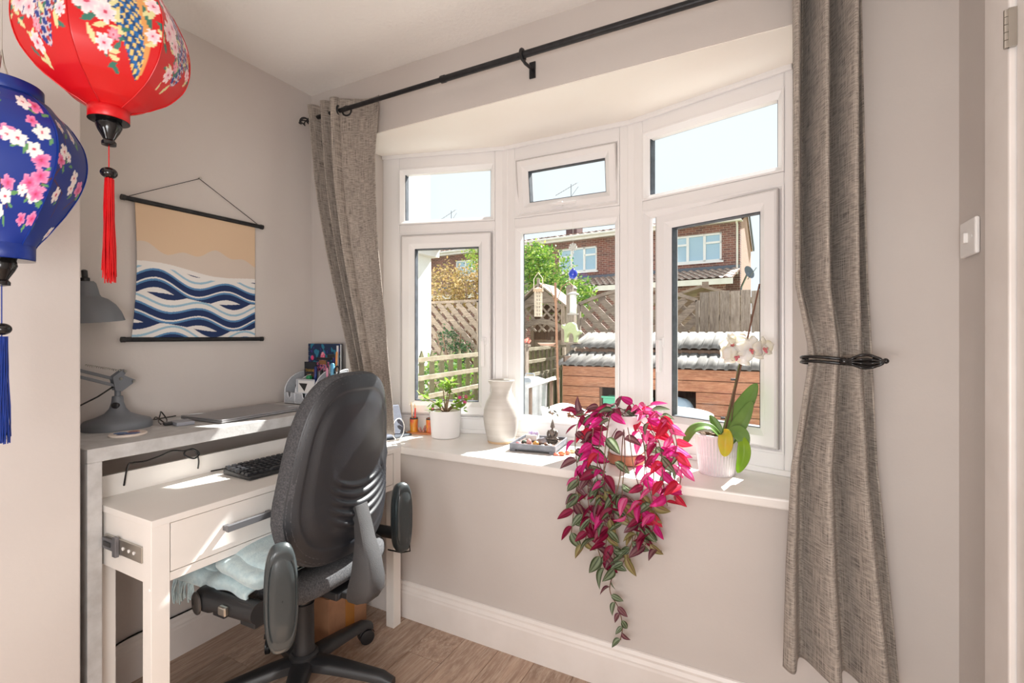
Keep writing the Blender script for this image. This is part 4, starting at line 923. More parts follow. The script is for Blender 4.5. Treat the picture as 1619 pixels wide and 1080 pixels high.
# vase
M('stoneware', (206, 201, 195), .35, col2=(194, 188, 180), vs=8, st=(.3, .3, 5), bmp=.15, bs=14, bst=(.2, .2, 10), spec=.5)
vx, vy = .918, .262
t = thing('vase', 'tall pale stoneware vase with pinched neck on the sill', 'vase', (vx, vy, SZ))
MB().lathe([(.055, .0), (.059, .004), (.067, .03), (.075, .07), (.080, .11), (.078, .145), (.068, .180), (.055, .205), (.0475, .225), (.047, .240), (.051, .258), (.059, .272), (.060, .276), (.056, .277), (.048, .258), (.044, .236), (.05, .21), (.07, .14), (.07, .08), (.055, .012), (.001, .010)], (vx, vy, SZ), 56, cap=False).build('body', 'stoneware', t, smooth=180)
MB().lathe([(.0575, 0), (.0605, .004), (.0615, .010), (.0612, .010)], (vx, vy, SZ-.0008), 56, cap=False).build('foot_ring', M('bare_clay', (214, 184, 148), .8, bmp=.1), t, smooth=60)
# smart display + cable ring
t = thing('smart_display', 'grey wedge-shaped smart display behind the chair at the sill end', 'display', (.392, .118, SZ), math.radians(-8))
x = MB(ROOT[t]); x.prism([(-.045, .006), (.05, .006), (.034, .014), (-.012, .140), (-.024, .142), (-.042, .02)], .15, 'y', -.08); x.build('body', M('fabric_grey', (104, 108, 122), .8, col2=(92, 96, 110), vs=200, bmp=.2, bs=400), t, bevel=.006, seg=3)
x = MB(ROOT[t]); x.box((-.03, -.085, -.0005), (.075, .075, .010)); x.build('foot', 'rubber', t, bevel=.004)
t = thing('white_cable', 'white charging cable looped beside the grey display', 'cable', (.485, .075, SZ))
MB().tube([(.485, .075+.040*math.cos(a), SZ+.050+.047*math.sin(a)) for a in [2*PI*k/28 for k in range(28)]], .002, 7, closed=True).build('loop', 'white_plastic', t, smooth=60)
MB().tube([(.485, .075, SZ+.002), (.482, .05, SZ+.002), (.46, .022, SZ+.002), (.42, .012, SZ+.002)], .002, 7).build('tail', 'white_plastic', t, smooth=60)
# pencil stand
t = thing('pencil_stand', 'wooden stand with two orange glass tubs beside the white pot', 'pencil holder', (.490, .240, SZ), math.radians(16))
x = MB(ROOT[t]); x.box((-.075, -.03, 0), (.075, .03, .008)); x.build('base', M('orange_wood', (206, 140, 92), .5, col2=(190, 120, 76), vs=20), t, bevel=.002)
M('amber_glass', (226, 160, 40), .2, col2=(214, 80, 60), vs=18, spec=.7)
for s_ in (-.042, .042):
    MB(ROOT[t]).lathe([(.019, .008), (.019, .075), (.017, .075), (.016, .012)], (s_, 0, 0), 20, cap=False).build('tub', 'amber_glass', t, smooth=40)
    MB(ROOT[t]).lathe([(.0195, .070), (.0198, .076), (.017, .0765)], (s_, 0, 0), 20, cap=False).build('tub_rim', 'black_plastic', t, smooth=40)
    for a0 in (.3, 1.9, 3.5): MB(ROOT[t]).tube([(s_+.0197*math.cos(a0+q*.5), .0197*math.sin(a0+q*.5), .009+.062*(.5+.5*math.cos(q*1.57))) for q in range(5)], .001, 5).build('gold_line', 'gold_foil', t)
def pencil(label, loc, lean, ln, col, tip=(214, 180, 140)):
    t_ = thing('pencil', label, 'pencil', loc, 0, 'pencils on the sill'); b = Vector(loc); d_ = Vector(lean).normalized()
    MB().tube([b, b+d_*ln], .0035, 6).build('shaft', M('pen_%d_%d_%d' % col, col, .4, bmp=.01), t_)
    MB().tube([b+d_*ln, b+d_*(ln+.014)], [.0035, .0006], 6).build('tip', M('pen_%d_%d_%d' % tip, tip, .6, bmp=.01), t_)
bp0 = ROOT[t] @ V(-.042, 0, .014); bp1 = ROOT[t] @ V(.042, 0, .014)
pencil('tan pencil leaning left in the left tub', tuple(bp0+V(-.004, 0, 0)), (-.10, 0, 1), .125, (206, 170, 140))
pencil('pale pencil leaning in the left tub', tuple(bp0+V(.004, .006, 0)), (-.06, .03, 1), .115, (226, 206, 190))
pencil('red pencil in the left tub', tuple(bp0+V(.006, -.004, 0)), (.05, 0, 1), .110, (210, 60, 54))
pencil('dark blue pencil in the right tub', tuple(bp1), (.03, 0, 1), .105, (44, 52, 96))
t = thing('crystal_cluster', 'small reddish crystal cluster between the two tubs', 'ornament', tuple(ROOT[t] @ V(0, 0, .008)))
M('red_crystal', (166, 92, 88), .25, col2=(214, 170, 164), vs=90, spec=.7)
rng = random.Random(8); c0 = Vector(t.location)
for k in range(9):
    a = rng.uniform(0, 2*PI); d_ = V(math.cos(a)*.5, math.sin(a)*.5, 1).normalized(); b = c0+V(math.cos(a)*.007, math.sin(a)*.007, .001); L_ = rng.uniform(.016, .034)
    MB().tube([b, b+d_*L_*.75, b+d_*L_], [.0042, .0038, .0006], 6).build('crystal', 'red_crystal', t)
# zen tray, statue, stones
M('slate_tray', (120, 122, 130), .45, col2=(98, 100, 108), vs=30, bmp=.1)
zt = V(1.118, .235, SZ); t = thing('zen_tray', 'square grey tray of sand in the middle of the sill', 'tray', tuple(zt), math.radians(7))
x = MB(ROOT[t]); hw_ = .098
x.box((-hw_, -hw_, .008), (hw_, hw_, .012)); x.build('tray_floor', 'slate_tray', t)
for (a, b, c, d_) in ((-hw_, -hw_, hw_, -hw_+.006), (-hw_, hw_-.006, hw_, hw_), (-hw_, -hw_+.006, -hw_+.006, hw_-.006), (hw_-.006, -hw_+.006, hw_, hw_-.006)): MB(ROOT[t]).box((a, b, .008), (c, d_, .032)).build('tray_side', 'slate_tray', t, bevel=.001)
for a in (-1, 1): 
    for b in (-1, 1): MB(ROOT[t]).box((a*.085-.012, b*.085-.012, 0), (a*.085+.012, b*.085+.012, .008)).build('foot', 'slate_tray', t)
MB(ROOT[t]).grid(lambda a, b: V(-.091+.182*a, -.091+.182*b, .020+.0015*math.sin(70*a)+.001*noise.noise(V(a*9, b*9, 0))), 60, 20).build('sand', M('dark_sand', (130, 112, 104), .95, col2=(98, 84, 80), vs=120, bmp=.4, bs=300), t)
ZR = ROOT[t]
def stone(label, xy, r, col, col2, seed, cat='stone', name='stone'):
    p = ZR @ V(xy[0], xy[1], .019); rx, ry, rz_ = r
    o = MB().grid(lambda a, b: p+V(0, 0, rz_*.8)+V(rx*math.cos(2*PI*a)*math.sin(PI*(b*.96+.02)), ry*math.sin(2*PI*a)*math.sin(PI*(b*.96+.02)), -rz_*math.cos(PI*(b*.96+.02)))*(1+.22*noise.noise(V(3*math.cos(2*PI*a)+seed, 3*math.sin(2*PI*a), 4*b))), 12, 8, True)
    tag(o.build(name, M('stone_'+str(seed), col, .35, col2=col2, vs=50, spec=.6), loc=tuple(p), smooth=35), label, cat, 'stones in the grey tray')
stone('large grey rounded stone in the tray beside the statue', (.018, -.01, 0), (.024, .018, .015), (128, 126, 134), (160, 158, 166), 1)
stone('orange-yellow tumbled stone at the tray front', (.005, -.060), (.013, .011, .012), (226, 172, 92), (206, 140, 70), 2)
stone('pink pyramid-like stone in the tray', (-.030, -.045), (.011, .011, .014), (226, 178, 176), (200, 130, 130), 3)
stone('dark green flat stone at the tray left', (-.058, -.018), (.015, .011, .007), (70, 92, 84), (110, 124, 114), 4)
stone('rose pink pebble at the tray left front', (-.072, -.058), (.012, .010, .007), (196, 110, 120), (220, 160, 164), 5)
stone('small white pebble at the tray front right', (.062, -.055), (.010, .010, .007), (226, 220, 214), (200, 190, 184), 6)
stone('small brown pebble behind the orange stone', (.040, -.035), (.010, .009, .007), (150, 116, 98), (120, 90, 78), 7)
stone('striped black and white pebble near the tray front', (.035, -.066), (.011, .009, .006), (60, 58, 60), (220, 216, 210), 9)
t = thing('amethyst_box', 'small white box holding a lilac crystal at the back of the tray', 'ornament', tuple(ZR @ V(-.045, .045, .021)))
x = MB(ZR); x.box((-.070, .025, .021), (-.020, .065, .045)); x.build('box', 'white_plastic', t, bevel=.002)
for k in range(6): p = ZR @ V(-.058+.0075*k, .045+.006*math.sin(k*2), .045); MB().tube([p, p+V(.002*math.sin(k), .002, .010), p+V(.003*math.sin(k), .003, .015)], [.006, .0055, .001], 6).build('crystal', M('lilac', (190, 168, 214), .3, col2=(226, 212, 236), vs=80), t)
# seated statue
M('pewter', (150, 142, 134), .35, metal=.55, col2=(100, 92, 88), vs=70, bmp=.2, bs=120)
sb = ZR @ V(.052, .022, .019); t = thing('seated_statue', 'small pewter seated meditating figure in the tray', 'statue', tuple(sb), math.radians(10)); X = ROOT[t]
MB(X).lathe([(.026, 0), (.028, .003), (.024, .008), (.027, .011), (.024, .014)], (0, 0, 0), 20).build('plinth', 'pewter', t, smooth=50)
bd = MB(X)
bd.ball((0, 0, .020), (.026, .018, .009), 16, 9)                   # crossed legs
bd.lathe([(.012, .016), (.0125, .024), (.0135, .036), (.0165, .048), (.0155, .053), (.006, .058), (.0045, .062)], (0, .003, 0), 18)
for s_ in (-1, 1): bd.tube([(s_*.0145, .003, .052), (s_*.020, .001, .042), (s_*.019, -.006, .031), (s_*.008, -.013, .027), (s_*.002, -.014, .026)], [.0055, .005, .0045, .0038, .003], 9); bd.ball((s_*.020, -.006, .019), (.010, .009, .007), 10, 7)
bd.ball((0, .002, .071), (.0085, .009, .0110), 16, 11); bd.ball((0, -.0068, .070), (.0015, .002, .0025), 8, 6)
for s_ in (-1, 1): bd.ball((s_*.0085, .002, .069), (.0015, .0025, .005), 8, 6)
bd.build('figure', 'pewter', t, smooth=180)
MB(X).lathe([(.0085, .074), (.0075, .081), (.0055, .085), (.0055, .088), (.003, .094), (.0005, .101)], (0, .003, 0), 14).build('topknot', 'pewter', t, smooth=50)
for i, (dx, dy, col, lb) in enumerate(((.135, -.078, (226, 110, 70), 'orange tumbled stone on the sill beside the tray'), (.150, -.052, (196, 112, 84), 'brown-red tumbled stone on the sill by the trailing plant'), (.16, -.02, (224, 196, 150), 'cream tumbled stone on the sill by the tray corner'), (.115, -.092, (220, 100, 76), 'small red chip of stone on the sill before the tray'))):
    p = zt+V(dx, dy, .0); r_ = [.013, .011, .012, .008][i]
    o = MB().grid(lambda a, b: p+V(0, 0, r_*.62)+V(r_*1.2*math.cos(2*PI*a)*math.sin(PI*(b*.96+.02)), r_*math.sin(2*PI*a)*math.sin(PI*(b*.96+.02)), -r_*.62*math.cos(PI*(b*.96+.02)))*(1+.12*noise.noise(V(a*7, b*5, i))), 12, 8, True)
    tag(o.build('tumbled_stone', M('tumbled_%d' % i, col, .25, col2=tuple(min(255, c+30) for c in col), vs=60), loc=tuple(p), smooth=180), lb, 'stone', 'stones on the sill')

# ---------------------------------------------------------------- hanging suncatcher
hx = onY(906, 335, .372); t = thing('suncatcher', 'beaded suncatcher with blue glass drop hanging in the middle window', 'ornament', tuple(hx))
zc = [onY(906, v, .372).z for v in (391, 400, 408, 416, 424, 433)]
MB().tube([hx, V(hx.x, hx.y, zc[-1])], .0008, 5).build('thread', 'white_plastic', t)
M('clear_bead', (226, 230, 226), .1, spec=.8, bmp=.02); M('blue_glass', (24, 52, 214), .08, col2=(40, 90, 235), vs=30, spec=.8, coat=.6); M('green_bead', (90, 176, 150), .2, bmp=.02)
mb = MB()
for k in range(8): a = 2*PI*k/8; mb.tube([(hx.x, hx.y, zc[0]), (hx.x+.018*math.cos(a), hx.y-.003, zc[0]+.018*math.sin(a))], [.0035, .0055], 6)
mb.build('flower_bead', 'clear_bead', t, smooth=60)
for k in (1, 2, 3, 4): MB().ball((hx.x, hx.y, zc[k]), .0045, 10, 8).build('bead', 'green_bead' if k in (2, 3) else 'clear_bead', t, smooth=180)
MB().lathe([(.001, -.024), (.014, -.018), (.0205, -.004), (.018, .008), (.009, .018), (.002, .028)], (hx.x, hx.y, zc[5]), 24).build('glass_drop', 'blue_glass', t, smooth=180)
for s_ in (-1, 1): MB().ball((hx.x+s_*.014, hx.y-.002, zc[5]-.020), (.007, .004, .009), 10, 8).build('side_bead', 'clear_bead', t, smooth=180)

# ---------------------------------------------------------------- trailing tradescantia
tx, ty = 1.507, .165
t = thing('trailing_plant', 'pink and purple striped trailing plant spilling over the sill edge', 'potted plant', (tx, ty, SZ)); TP = t
MB().lathe([(.050, .0), (.066, .004), (.068, .036), (.065, .038), (.001, .036)], (tx, ty, SZ), 40, cap=False).build('saucer', M('terracotta', (186, 124, 96), .75, col2=(168, 106, 80), vs=20, bmp=.1), t, smooth=50)
MB().lathe([(.058, .037), (.064, .045), (.082, .16), (.085, .165), (.085, .185), (.080, .185), (.074, .15), (.001, .15)], (tx, ty, SZ), 44, cap=False).build('pot', 'white_ceramic', t, smooth=50)
MB().lathe([(.074, .165), (.04, .172), (.001, .174)], (tx, ty, SZ), 30, cap=False).build('soil', 'soil', t)
M('leaf_print', (255, 255, 255), .42, vc=True, translucent=.4, spec=.45)
M('purple_stem', (112, 70, 72), .6, col2=(128, 104, 74), vs=20)
def lf(edge, band, mid):
    E_, B_, M_ = lin(edge), lin(band), lin(mid)
    def f(a, b):
        v_ = abs(a-.5)*2
        k = M_ if v_ < .12 else (B_ if v_ < .58 else E_)
        return lerp3(k, E_, .35*b)
    return f
LT = [('magenta', lf((206, 20, 118), (222, 60, 150), (196, 16, 100))), ('pink', lf((226, 60, 140), (238, 130, 176), (214, 40, 120))), ('crimson', lf((130, 14, 52), (160, 34, 80), (112, 12, 46))),
      ('dusky', lf((100, 34, 62), (150, 112, 112), (90, 40, 54))), ('green', lf((70, 84, 52), (150, 166, 136), (58, 70, 46))), ('olive', lf((128, 120, 70), (172, 160, 108), (120, 64, 72))), ('scarlet', lf((196, 26, 54), (214, 52, 84), (176, 20, 48)))]
LM = []
for nm, cf in LT:
    for var in range(2): LM.append((nm, mesh_only(cm_leaf(9, 9, 1.0, .46+.06*var, .35+.3*var, .12+.16*var, cf), 'leaf', 'leaf_print', smooth=180)))
stems = [
 [(990,660,.16),(968,652,.06),(958,700,-.045),(955,760,-.055),(962,830,-.055),(972,890,-.05),(964,932,-.05),(978,962,-.05),(984,990,-.045),(981,1012,-.045)],
 [(980,660,.16),(928,648,.10),(910,690,.02),(913,750,-.05),(908,800,-.055),(903,845,-.055)],
 [(985,655,.16),(945,655,.06),(934,720,-.04),(930,790,-.055),(943,860,-.06),(957,900,-.055)],
 [(1000,655,.16),(1030,648,.10),(1058,680,.06),(1072,730,.03),(1078,768,-.02)],
 [(1000,660,.16),(1018,700,.06),(1018,760,-.04),(1008,820,-.055),(1028,860,-.055),(1046,872,-.05)],
 [(995,650,.16),(1012,646,.10),(1042,700,.03),(1048,760,-.045),(1055,800,-.055)],
 [(985,660,.16),(988,720,-.02),(984,790,-.055),(1000,850,-.06),(984,892,-.055)],
 [(1000,665,.17),(1004,645,.17),(996,634,.16)], [(1004,665,.17),(1020,645,.15),(1032,640,.15)],
 [(960,660,.15),(925,655,.12),(903,648,.12)],
 [(975,665,.14),(940,690,.04),(924,730,-.03),(914,775,-.05),(926,830,-.055)],
 [(1005,660,.14),(1035,690,.06),(1034,740,-.03),(1030,790,-.05),(1018,838,-.055)],
 [(990,655,.14),(960,650,.06),(948,700,-.03),(945,770,-.05),(968,800,-.055),(985,830,-.055)],
 [(1010,660,.12),(1050,660,.08),(1070,700,.04),(1060,740,.0),(1068,790,-.05)],
 [(970,655,.14),(940,650,.10),(925,680,.05),(950,740,-.04),(965,780,-.055),(1000,790,-.055),(1028,815,-.055)],
 [(990,650,.15),(965,640,.12),(945,645,.10),(935,670,.06),(938,700,.02)],
 [(985,665,.15),(968,690,.04),(960,725,-.04),(948,772,-.052),(934,815,-.056),(924,862,-.056)],
 [(990,665,.15),(995,690,.04),(1002,740,-.042),(1016,800,-.056),(1004,850,-.06),(984,882,-.056)],
 [(988,665,.15),(984,700,.03),(980,755,-.05),(965,820,-.062),(958,870,-.062),(972,902,-.056)],
 [(995,662,.15),(1015,690,.06),(1024,760,-.045),(1036,820,-.056),(1020,862,-.056)],
 [(978,665,.15),(945,690,.05),(932,735,-.035),(945,790,-.056),(962,842,-.062)],
]
rng = random.Random(21); leaf_n = 0; keep = []
for si, st_ in enumerate(stems):
    P = [onY(*p) for p in st_]; out = []
    for i in range(len(P)-1):
        p0 = P[max(i-1, 0)]; p1 = P[i]; p2 = P[i+1]; p3 = P[min(i+2, len(P)-1)]
        for k in range(8):
            s_ = k/8; out.append(.5*((2*p1)+(p2-p0)*s_+(2*p0-5*p1+4*p2-p3)*s_**2+(3*p1-p0-3*p2+p3)*s_**3))
    out.append(P[-1])
    for p in out:   # stems never pass into the sill or wall
        if p.y < .0 and p.z < .74: p.y = min(p.y, -.040)
        elif p.z < SZ+.012 and p.y > -.035: p.z = SZ+.012
    MB().tube(out, .0017, 6).build('stem', 'purple_stem', t, smooth=60)
    acc = 0; side = 1; nxt = .02 if si not in (0,) else .03
    for i in range(1, len(out)):
        acc += (out[i]-out[i-1]).length
        if acc < nxt: continue
        acc = 0; nxt = rng.uniform(.014, .023); side = -side
        p = out[i]; d_ = (out[i]-out[i-1]).normalized(); z = p.z
        tail = si == 0 and z < .42
        if (si > 15 and z > .69) or (z > .745 and 1.45 < p.x < 1.555 and p.y < .13 and rng.random() < .6): continue
        lat = RT*side; dirn = (lat*rng.uniform(.5, 1.0)+d_*rng.uniform(.3, .9)+V(0, -rng.uniform(.0, .5), rng.uniform(-.35, .25))).normalized()
        L_ = rng.uniform(.044, .068)*(.66 if tail else 1)
        nrm = (V(-.35, -.75, .55)+V(rng.gauss(0, .35), rng.gauss(0, .25), rng.gauss(0, .35))).normalized()
        yv = nrm.cross(dirn).normalized(); zv = dirn.cross(yv)
        # colour: bright pink high up and to the right, greener lower down
        q = rng.random(); uu = p.x
        if z > .70: ch = 'magenta' if q < .24 else 'pink' if q < .32 else 'scarlet' if q < .38 else 'dusky' if q < .68 else 'crimson' if q < .84 else 'green'
        elif z > .52: ch = 'crimson' if q < .36 else 'magenta' if q < .40 else 'dusky' if q < .62 else 'green' if q < .84 else 'olive'
        else: ch = 'green' if q < .5 else 'dusky' if q < .72 else 'crimson' if q < .84 else 'olive'
        if uu > 1.56 and z > .62 and q < .75: ch = rng.choice(('magenta', 'pink', 'pink', 'scarlet'))
        me = rng.choice([m for n, m in LM if n == ch])
        Mx = Matrix.Identity(4); Mx.col[0][:3] = dirn*L_; Mx.col[1][:3] = yv*L_; Mx.col[2][:3] = zv*L_; Mx.col[3][:3] = p+V(0, -.002, 0)
        tip = p+dirn*L_
        if tip.y > -.032 and tip.z < .735: Mx.col[3][:3] = p+V(0, -.032-tip.y, 0)
        if tip.y >= -.03 and tip.z < SZ+.01: Mx.col[3][:3] = p+V(0, 0, SZ+.015-min(tip.z, p.z))
        inst(me, 'leaf', t, Mx); leaf_n += 1

# ---------------------------------------------------------------- orchid
ox_, oy_ = 1.82, .176
t = thing('potted_orchid', 'white orchid on a tall stake in a ribbed pale pot on the sill', 'potted plant', (ox_, oy_, SZ))
def ribpot(a, b):
    prof = [(0, .056), (.03, .0585), (.5, .066), (.96, .0725), (1, .0725)]; r_ = interp(prof, b); r_ *= 1-.045*(.5+.5*math.cos(2*PI*a*40))*smoothstep(.02, .06, b)*smoothstep(.97, .93, b)*(1 if (b*6.2) % 1 > .05 else .3)
    return V(ox_+r_*math.cos(2*PI*a), oy_+r_*math.sin(2*PI*a), SZ+.138*b)
MB().grid(ribpot, 400, 40, True).build('pot', M('lilac_ceramic', (216, 208, 212), .35, bmp=.01), t, smooth=180)
MB().lathe([(.0725, .138), (.068, .139), (.066, .11), (.001, .112)], (ox_, oy_, SZ), 44, cap=False).build('pot_lip', 'lilac_ceramic', t, smooth=60)
rng = random.Random(6); mb = MB()
for k in range(60):
    a = rng.uniform(0, 2*PI); r_ = .06*math.sqrt(rng.random()); mb.obox((ox_+r_*math.cos(a), oy_+r_*math.sin(a), SZ+.120+rng.uniform(0, .012)), (.018, .009, .007), Matrix.Rotation(rng.uniform(0, 6), 3, 'Z') @ Matrix.Rotation(rng.uniform(-.6, .6), 3, 'X'))
mb.build('bark_chips', M('bark_chip', (120, 92, 70), .9, col2=(84, 62, 48), vs=30), t)['kind'] = 'stuff'
def leaf_strip(mat, pts, width, name='leaf', fold=.25, nrm=(-.2, -.8, .55), tip=.7):
    P = [Vector(p) for p in pts]; N = 22
    def at(s_):
        x = s_*(len(P)-1); i = min(int(x), len(P)-2); f = x-i; p0, p1, p2, p3 = P[max(i-1, 0)], P[i], P[i+1], P[min(i+2, len(P)-1)]
        return .5*((2*p1)+(p2-p0)*f+(2*p0-5*p1+4*p2-p3)*f*f+(3*p1-p0-3*p2+p3)*f**3)
    def f(a, b):
        p = at(b); d_ = (at(min(1, b+.03))-at(max(0, b-.03))).normalized(); sd_ = Vector(nrm).cross(d_).normalized(); up = d_.cross(sd_)
        w_ = width*.5*(math.sin(PI*min(.999, (.10+.90*b)**1.25))**tip); v_ = (a-.5)*2
        return p+sd_*v_*w_+up*fold*abs(v_)*w_
    return MB().grid(f, 11, N).build(name, mat, t, smooth=180, solid=.0018)
M('orchid_green', (104, 142, 66), .38, col2=(126, 162, 84), vs=6, translucent=.22, spec=.5)
M('orchid_lime', (160, 198, 40), .4, col2=(134, 176, 40), vs=10, translucent=.4)
M('orchid_yellow', (222, 186, 40), .4, col2=(206, 200, 60), vs=14, translucent=.3)
Yc = .16
leaf_strip('orchid_green', [onY(1146, 700, .175), onY(1160, 668, .19), onY(1182, 635, .20), onY(1197, 606, .20)], .066, nrm=(-.5, -.8, .25))
leaf_strip('orchid_green', [onY(1148, 705, .160), onY(1160, 688, .150), onY(1176, 664, .14), onY(1190, 634, .14)], .062, nrm=(-.6, -.75, .25))
leaf_strip('orchid_green', [onY(1142, 695, .165), onY(1122, 676, .15), onY(1096, 680, .13), onY(1080, 706, .12)], .040, nrm=(.1, -.45, .85))
leaf_strip('orchid_yellow', [onY(1144, 684, .125), onY(1147, 688, .100), onY(1147, 706, .092), onY(1145, 722, .094)], .046, nrm=(0, -1, .15))
leaf_strip('orchid_green', [onY(1150, 684, .14), onY(1164, 682, .115), onY(1174, 692, .10), onY(1178, 712, .095)], .048, nrm=(-.1, -.8, .5))
leaf_strip('orchid_lime', [onY(1170, 690, .105), onY(1176, 704, .092), onY(1175, 725, .088), onY(1166, 748, .090)], .040, nrm=(0, -1, .15))
leaf_strip('orchid_green', [onY(1142, 695, .185), onY(1134, 676, .19), onY(1122, 656, .195)], .030, nrm=(.2, -.8, .4))
M('spike_green', (92, 96, 52), .5, col2=(110, 84, 60), vs=20); M('stake_brown', (112, 76, 58), .6, bmp=.05)
MB().tube([onY(1143, 690, .165), onY(1152, 650, .165), onY(1162, 610, .165), onY(1167, 585, .165), onY(1172, 566, .165), onY(1178, 555, .16), onY(1190, 549, .15)], [.0032, .003, .0028, .0026, .0024, .0022, .0018], 8).build('flower_spike', 'spike_green', t, smooth=60)
MB().tube([onY(1153, 700, .172), onY(1157, 660, .172), onY(1161, 625, .172), onY(1168, 580, .17), onY(1174, 562, .168)], .0026, 8).build('flower_spike', 'spike_green', t, smooth=60)
MB().tube([onY(1142, 700, .17), onY(1164, 610, .17), onY(1183, 530, .17), onY(1201, 449, .17)], .0028, 8).build('stake', 'stake_brown', t, smooth=60)
for (u, v) in ((1159, 600), (1143, 661)): c = onY(u, v, .163); MB().obox(c, (.014, .010, .007)).build('stake_clip', 'black_plastic', t, bevel=.001)
M('orchid_petal', (250, 249, 248), .5, col2=(250, 246, 232), vs=40, translucent=.45); M('orchid_lip', (200, 70, 128), .5, col2=(222, 150, 120), vs=200)
def flower(c, face, size, roll):
    c = Vector(c); n_ = Vector(face).normalized(); ux = n_.cross(V(0, 0, 1)).normalized(); uz = ux.cross(n_)
    fo = None
    for k, (ang, L_, wd) in enumerate(((90, .9, .62), (210, .9, .6), (330, .9, .6), (15, 1.0, 1.02), (165, 1.0, 1.02))):
        a = math.radians(ang+roll); d_ = ux*math.cos(a)+uz*math.sin(a); s2 = n_.cross(d_)
        def f(p, q, d_=d_, s2=s2, L_=L_, wd=wd):
            w_ = size*wd*.5*math.sin(PI*min(.999, (.06+.94*q)**.75))**.62; v_ = (p-.5)*2
            return c+d_*size*L_*q+s2*v_*w_+n_*(size*(.16*math.sin(PI*q*.8)-.12*v_*v_*q)+(.001 if k > 2 else 0))
        mb = MB().grid(f, 9, 9)
        if k == 0: fo = mb.build('flower', 'orchid_petal', t, smooth=180, solid=.0008)
        else: mb.build('petal', 'orchid_petal', fo, smooth=180, solid=.0008)
    lp = MB()
    for s_ in (-1, 1): lp.tube([c+n_*.004, c+n_*.010+ux*s_*.006-uz*.002, c+n_*.013+ux*s_*.007+uz*.004], [.003, .0035, .001], 7)
    lp.tube([c+n_*.003, c+n_*.011-uz*.007, c+n_*.016-uz*.012, c+n_*.018-uz*.016], [.003, .0045, .0035, .0006], 7); lp.build('lip', 'orchid_lip', fo, smooth=180)
for (u, v, Y, fc, sz, rl) in ((1166, 564, .150, (-.15, -1, .1), .052, 5), (1160, 546, .175, (-.5, -.9, .25), .052, -12), (1188, 553, .150, (.25, -1, .05), .052, 10), (1206, 551, .155, (.75, -.75, .0), .044, -4), (1172, 537, .185, (.1, -.6, .8), .050, 20), (1152, 560, .165, (-.8, -.7, .1), .044, 0)):
    flower(onY(u, v, Y), fc, sz, rl)
# ================================================================ outdoors
GZ = -.12
M('paving', (196, 188, 178), .85, col2=(172, 164, 154), vs=4, bmp=.2, bs=20)
M('lawn', (126, 132, 92), .95, col2=(100, 108, 74), vs=12, bmp=.4, bs=60)
S('ground', MB().box((-30, .5, GZ-.1), (30, 3.6, GZ)), 'paving')
S('lawn', MB().box((-30, 3.6, GZ-.1), (30, 60, GZ-.01)), 'lawn')
# ---------------------------------------------------------------- coop / low shed with corrugated roof
t = thing('garden_shed', 'low wooden shed with two courses of weathered corrugated roof sheets', 'shed', (1.3, 3.4, GZ))
cx0, cx1, cy0, cy1 = .11, 2.75, 3.0, 3.95
bh = .102
def cboard(x0, x1, z0, z1): MB().box((x0, cy0, z0+.003), (x1, cy0+.018+.004*random.random(), z1-.002)).build('board', 'coop_wood', t, bevel=.003)
random.seed(4)
for k in range(10):
    z1 = .905-k*bh; z0 = z1-bh
    if z1 > .72: cboard(cx0, cx0+1.0+.1*k, z0, z1); cboard(cx0+1.004+.1*k, cx1, z0, z1)
    elif z1 > .36: cboard(cx0, .50, z0, z1); cboard(1.40, cx1, z0, z1)
    else: cboard(cx0, cx1, z0, z1)
for x_ in (cx0, cx1-.04, .48, 1.40): MB().box((x_, cy0+.02, GZ), (x_+.04, cy0+.06, .91)).build('post', 'dark_wood', t)
MB().box((cx0, cy0+.02, GZ), (cx0+.018, cy1, 1.0)).build('side_wall', 'dark_wood', t); MB().box((cx1-.018, cy0+.02, GZ), (cx1, cy1, 1.0)).build('side_wall', 'dark_wood', t)
MB().box((cx0, cy1-.02, GZ), (cx1, cy1, 1.18)).build('rear_wall', 'dark_wood', t)
M('roof_sheet', (136, 132, 128), .9, col2=(96, 92, 88), vs=9, st=(1.6, .25, 1), bmp=.05, bs=30, rand=.1, detail=1)
def sheet(x0, x1, ya, za, yb, zb):
    n = int((x1-x0)/.0762*10); amp = .006
    def f(a, b):
        x_ = x0+(x1-x0)*a; return V(x_, ya+(yb-ya)*b, za+(zb-za)*b+amp*max(-1, min(1, 5*math.cos(2*PI*(x_-x0)/.09)+3)))
    MB().grid(f, n, 3).build('roof_sheet', 'roof_sheet', t, smooth=40, solid=.006)
for k in range(3):
    a = cx0-.06+k*.93; b = min(a+.95, cx1+.06)
    sheet(a, b, 2.95, .915, 3.42, 1.045); sheet(a, b, 3.36, 1.085, 3.98, 1.245)
MB().box((cx0, 3.38, 1.02), (cx1, 3.41, 1.07)).build('batten', 'dark_wood', t)
t = thing('plastic_crate', 'turquoise plastic crate in the shed opening', 'crate', (.75, 3.1, .36))
x = MB(); x.box((.53, 3.03, .36), (.98, 3.25, .375)); x.build('crate_floor', M('turquoise', (96, 196, 160), .5, bmp=.02), t)
for (a, b, c, d_) in ((.53, 3.03, .98, 3.045), (.53, 3.235, .98, 3.25), (.53, 3.045, .545, 3.235), (.965, 3.045, .98, 3.235)): MB().box((a, b, .375), (c, d_, .60)).build('crate_side', 'turquoise', t)
MB().box((.515, 3.015, .595), (.995, 3.03, .615)).build('crate_rim', 'turquoise', t, bevel=.004)
t = thing('feed_sack', 'pale blue sack slumped in the shed opening behind the orchid', 'sack', (1.22, 3.12, .30))
